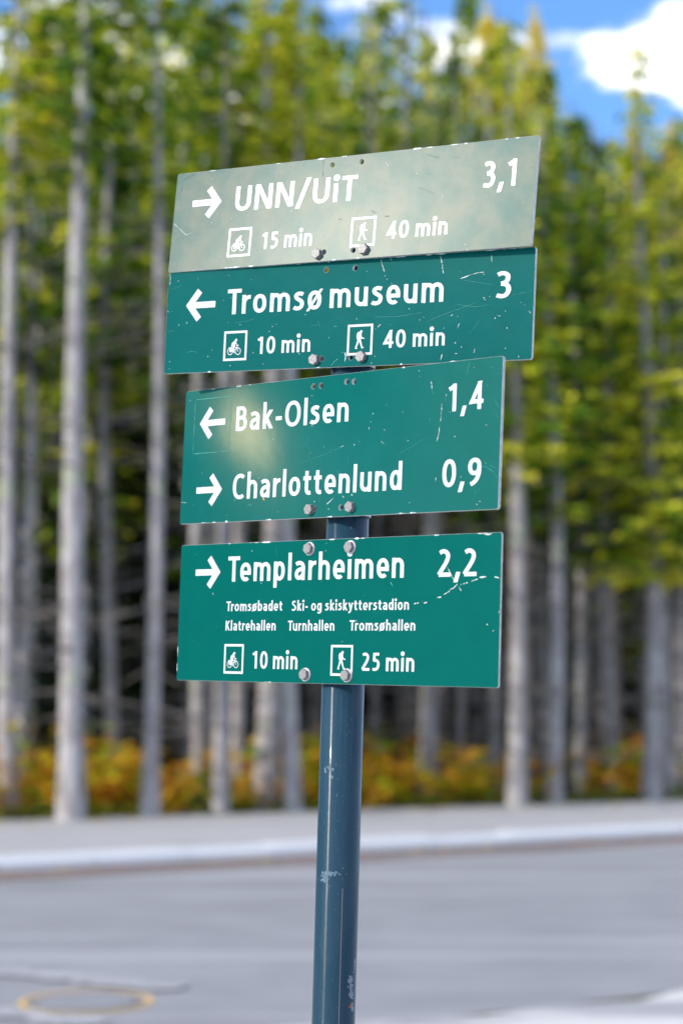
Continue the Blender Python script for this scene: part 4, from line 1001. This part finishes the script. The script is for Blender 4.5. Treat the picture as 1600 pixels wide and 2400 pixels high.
for bi, (W, H, C_, N_, X_, T_) in enumerate(BOARDS):
    N_ = Vector(N_).normalized(); X_ = Vector(X_); X_ = (X_-N_*X_.dot(N_)).normalized(); Y_ = N_.cross(X_)
    M = Matrix(((X_.x, Y_.x, N_.x, C_[0]), (X_.y, Y_.y, N_.y, C_[1]), (X_.z, Y_.z, N_.z, C_[2]), (0, 0, 0, 1)))
    b = obj('sign_board', plate_mesh(W, H, T_, HOLES[bi], GREENS[bi]), post); b.matrix_local = Matrix.Translation(-P0) @ M; b['label'] = NAMES[bi]
    wm_ = WHITES[0 if bi == 0 else 1]
    for (k, s_, x0, y0, x1, y1, ch_) in TEXTS:
        if k != bi: continue
        w_nat = text_items(s_)[1]; asc = 1.0; cap_h = {True: .0371, False: (.0249 if 'min' in s_ else .0143)}[ch_ > .03]
        xs_ = (x1-x0)/cap_h/w_nat; yb = (y0+y1)/2
        hh = .00042 if cap_h > .03 else (.00034 if cap_h > .02 else .00026)
        mm = field_mesh('lettering', x0-.2*cap_h, x1+.2*cap_h, yb-.35*cap_h, yb+1.2*cap_h, hh, lambda px, py: text_sdf((px-x0)/cap_h, (py-yb)/cap_h, s_, xs_)*cap_h, wm_)
        o = obj('lettering', mm, b); o['label'] = 'white words reading '+s_ if any(q.isalpha() for q in s_) else 'white figures reading '+s_
    for (k, xa, xb, yy, dr) in ARROWS:
        if k != bi: continue
        tip, tail = (xb, xa) if dr > 0 else (xa, xb); e = .0232; L_ = .0290
        def fa(px, py):
            q = np.maximum(np.abs(py-yy)-.0046, np.maximum((px-max(tip, tail)+.006*(dr > 0)), (min(tip, tail)+.006*(dr < 0)-px)))
            # chevron: two thick strokes meeting at the point, cut square
            ax = (px-tip)*-dr; ay = np.abs(py-yy); tx, ty = .644, .765
            per = ax*ty-ay*tx; alo = ax*tx+ay*ty
            return np.minimum(q, np.maximum(np.maximum(-per, per-.0100), alo-.0318))
        obj('arrow', field_mesh('arrow', min(xa, xb)-.004, max(xa, xb)+.004, yy-.035, yy+.035, .0004, fa, wm_), b)
    for (k, x0, y0, w_, h_, kd) in FRAMES:
        if k != bi: continue
        def ff(px, py):
            u, w = (px-x0)/w_, (y0-py)/h_
            box = np.maximum(np.abs(u-.5)*w_-w_/2, np.abs(w-.5)*h_-h_/2)
            return np.minimum(np.maximum(box, -box-.0033), (bike_sdf if kd == 'b' else hike_sdf)(u, w)*h_)
        nm_ = 'bicycle_symbol' if kd == 'b' else 'hiker_symbol'
        obj(nm_, field_mesh(nm_, x0-.001, x0+w_+.001, y0-h_-.001, y0+.001, .00026, ff, wm_), b)
    for (x, y) in BOLTS[bi]:
        o = obj('bolt', BM[1 if bi == 3 else 0], b, (x, y, 0)); o.rotation_euler = (0, 0, rng.uniform(0, 1.05))
    # scratches, chips and flecks that belong to the sheet
    rg = random.Random(bi+30)
    for kk, nm_, mt in (('w', 'scratches', M_white_wear), ('f', 'faint_scuffs', M_faint), ('d', 'dark_scratches', M_dark_wear), ('o', 'rust_fleck', M_rust)):
        v = []; f = []
        for (k, c_, wd, pts) in MARKS:
            if k != bi or c_ != kk: continue
            pts = [(min(max(x, -W/2+.0008), W/2-.0008), min(max(y, -H/2+.0008), H/2-.0008)) for x, y in pts]
            Q = []
            for a, e in zip(pts, pts[1:]):
                for q in range(5): Q.append((a[0]+(e[0]-a[0])*q/5, a[1]+(e[1]-a[1])*q/5))
            Q.append(pts[-1]); zz_ = .0004+rg.uniform(0, .00006); vv, fq = ribbon(Q, wd*.55*(1.7 if c_ != 'w' else 1.9)*.55, zz_, .7, rg); i0 = len(v); v += vv; f += [tuple(i0+j for j in q) for q in fq]
        if kk == 'w':   # paint worn off along the edges, and small flecks
            n_ed = (22, 18, 12, 8)[bi]
            for _ in range(n_ed):
                L_ = rg.uniform(.003, .022); x = rg.uniform(-W/2, W/2-L_); s_ = rg.choice((-1, 1)); y = s_*(H/2-.0006)
                vv, fq = ribbon([(x+L_*q/4, y) for q in range(5)], rg.uniform(.0008, .0018), .00035+rg.uniform(0, .00004), 1.2, rg); i0 = len(v); v += vv; f += [tuple(i0+j for j in q) for q in fq]
            for _ in range((26, 40, 30, 8)[bi]):
                x, y = rg.uniform(-W/2+.01, W/2-.01), rg.uniform(-H/2+.006, H/2-.006); s_ = rg.uniform(.0002, .0007); i0 = len(v)
                v += [(x+s_*math.cos(q*1.05), y+s_*math.sin(q*1.05)*1.3, .00047) for q in range(6)]; f.append(tuple(range(i0, i0+6)))
        if f: obj(nm_, mesh(nm_, v, f, [mt]), b)['kind'] = 'stuff'
    if bi == 2:      # outline left by an old sticker round the upper arrow
        v = []; f = []
        for a, e in (((-.2835, .0855), (-.2835, .0045)), ((-.2835, .0045), (-.2050, .0045)), ((-.2060, .0855), (-.2060, .0060)), ((-.2835, .0860), (-.2060, .0860))):
            vv, fq = ribbon([(a[0]+(e[0]-a[0])*q/12, a[1]+(e[1]-a[1])*q/12) for q in range(13)], .0007, .00041, .8, rg); i0 = len(v); v += vv; f += [tuple(i0+j for j in q) for q in fq]
        obj('sticker_outline', mesh('sticker_outline', v, f, [flat('glue_line', (.05, .27, .22), .4)]), b)
# clamp straps that hold the boards to the post, one behind each row of bolts
for bi, (x, y) in ((0, (0, -.0639)), (1, (0, -.0632)), (2, (.006, -.0882)), (3, (.001, .0882)), (3, (.001, -.0884))):
    W, H, C_, N_, X_, T_ = BOARDS[bi]; N_ = Vector(N_).normalized(); X_ = Vector(X_).normalized(); Y_ = N_.cross(X_); q = Vector(C_)+X_*x+Y_*y-N_*T_
    a_ = A0+axis*((q.z-A0.z)/axis.z); v = []; f = []
    prof = [q-X_*.045, q-X_*.032]+[a_+(-X_*math.cos(s*math.pi/10)*.0318-N_*math.sin(s*math.pi/10)*.0318) for s in range(11)]+[q+X_*.032, q+X_*.045]
    for p in prof:
        for s in (-.008, .008): v.append(tuple(p+Vector((0, 0, s))-P0))
    for i in range(len(prof)-1): f.append((2*i, 2*i+1, 2*i+3, 2*i+2))
    o = obj('clamp_strap', mesh('clamp_strap', v, f, [M_alu]), post); md = o.modifiers.new('thick', 'SOLIDIFY'); md.thickness = .0015; md.offset = 0
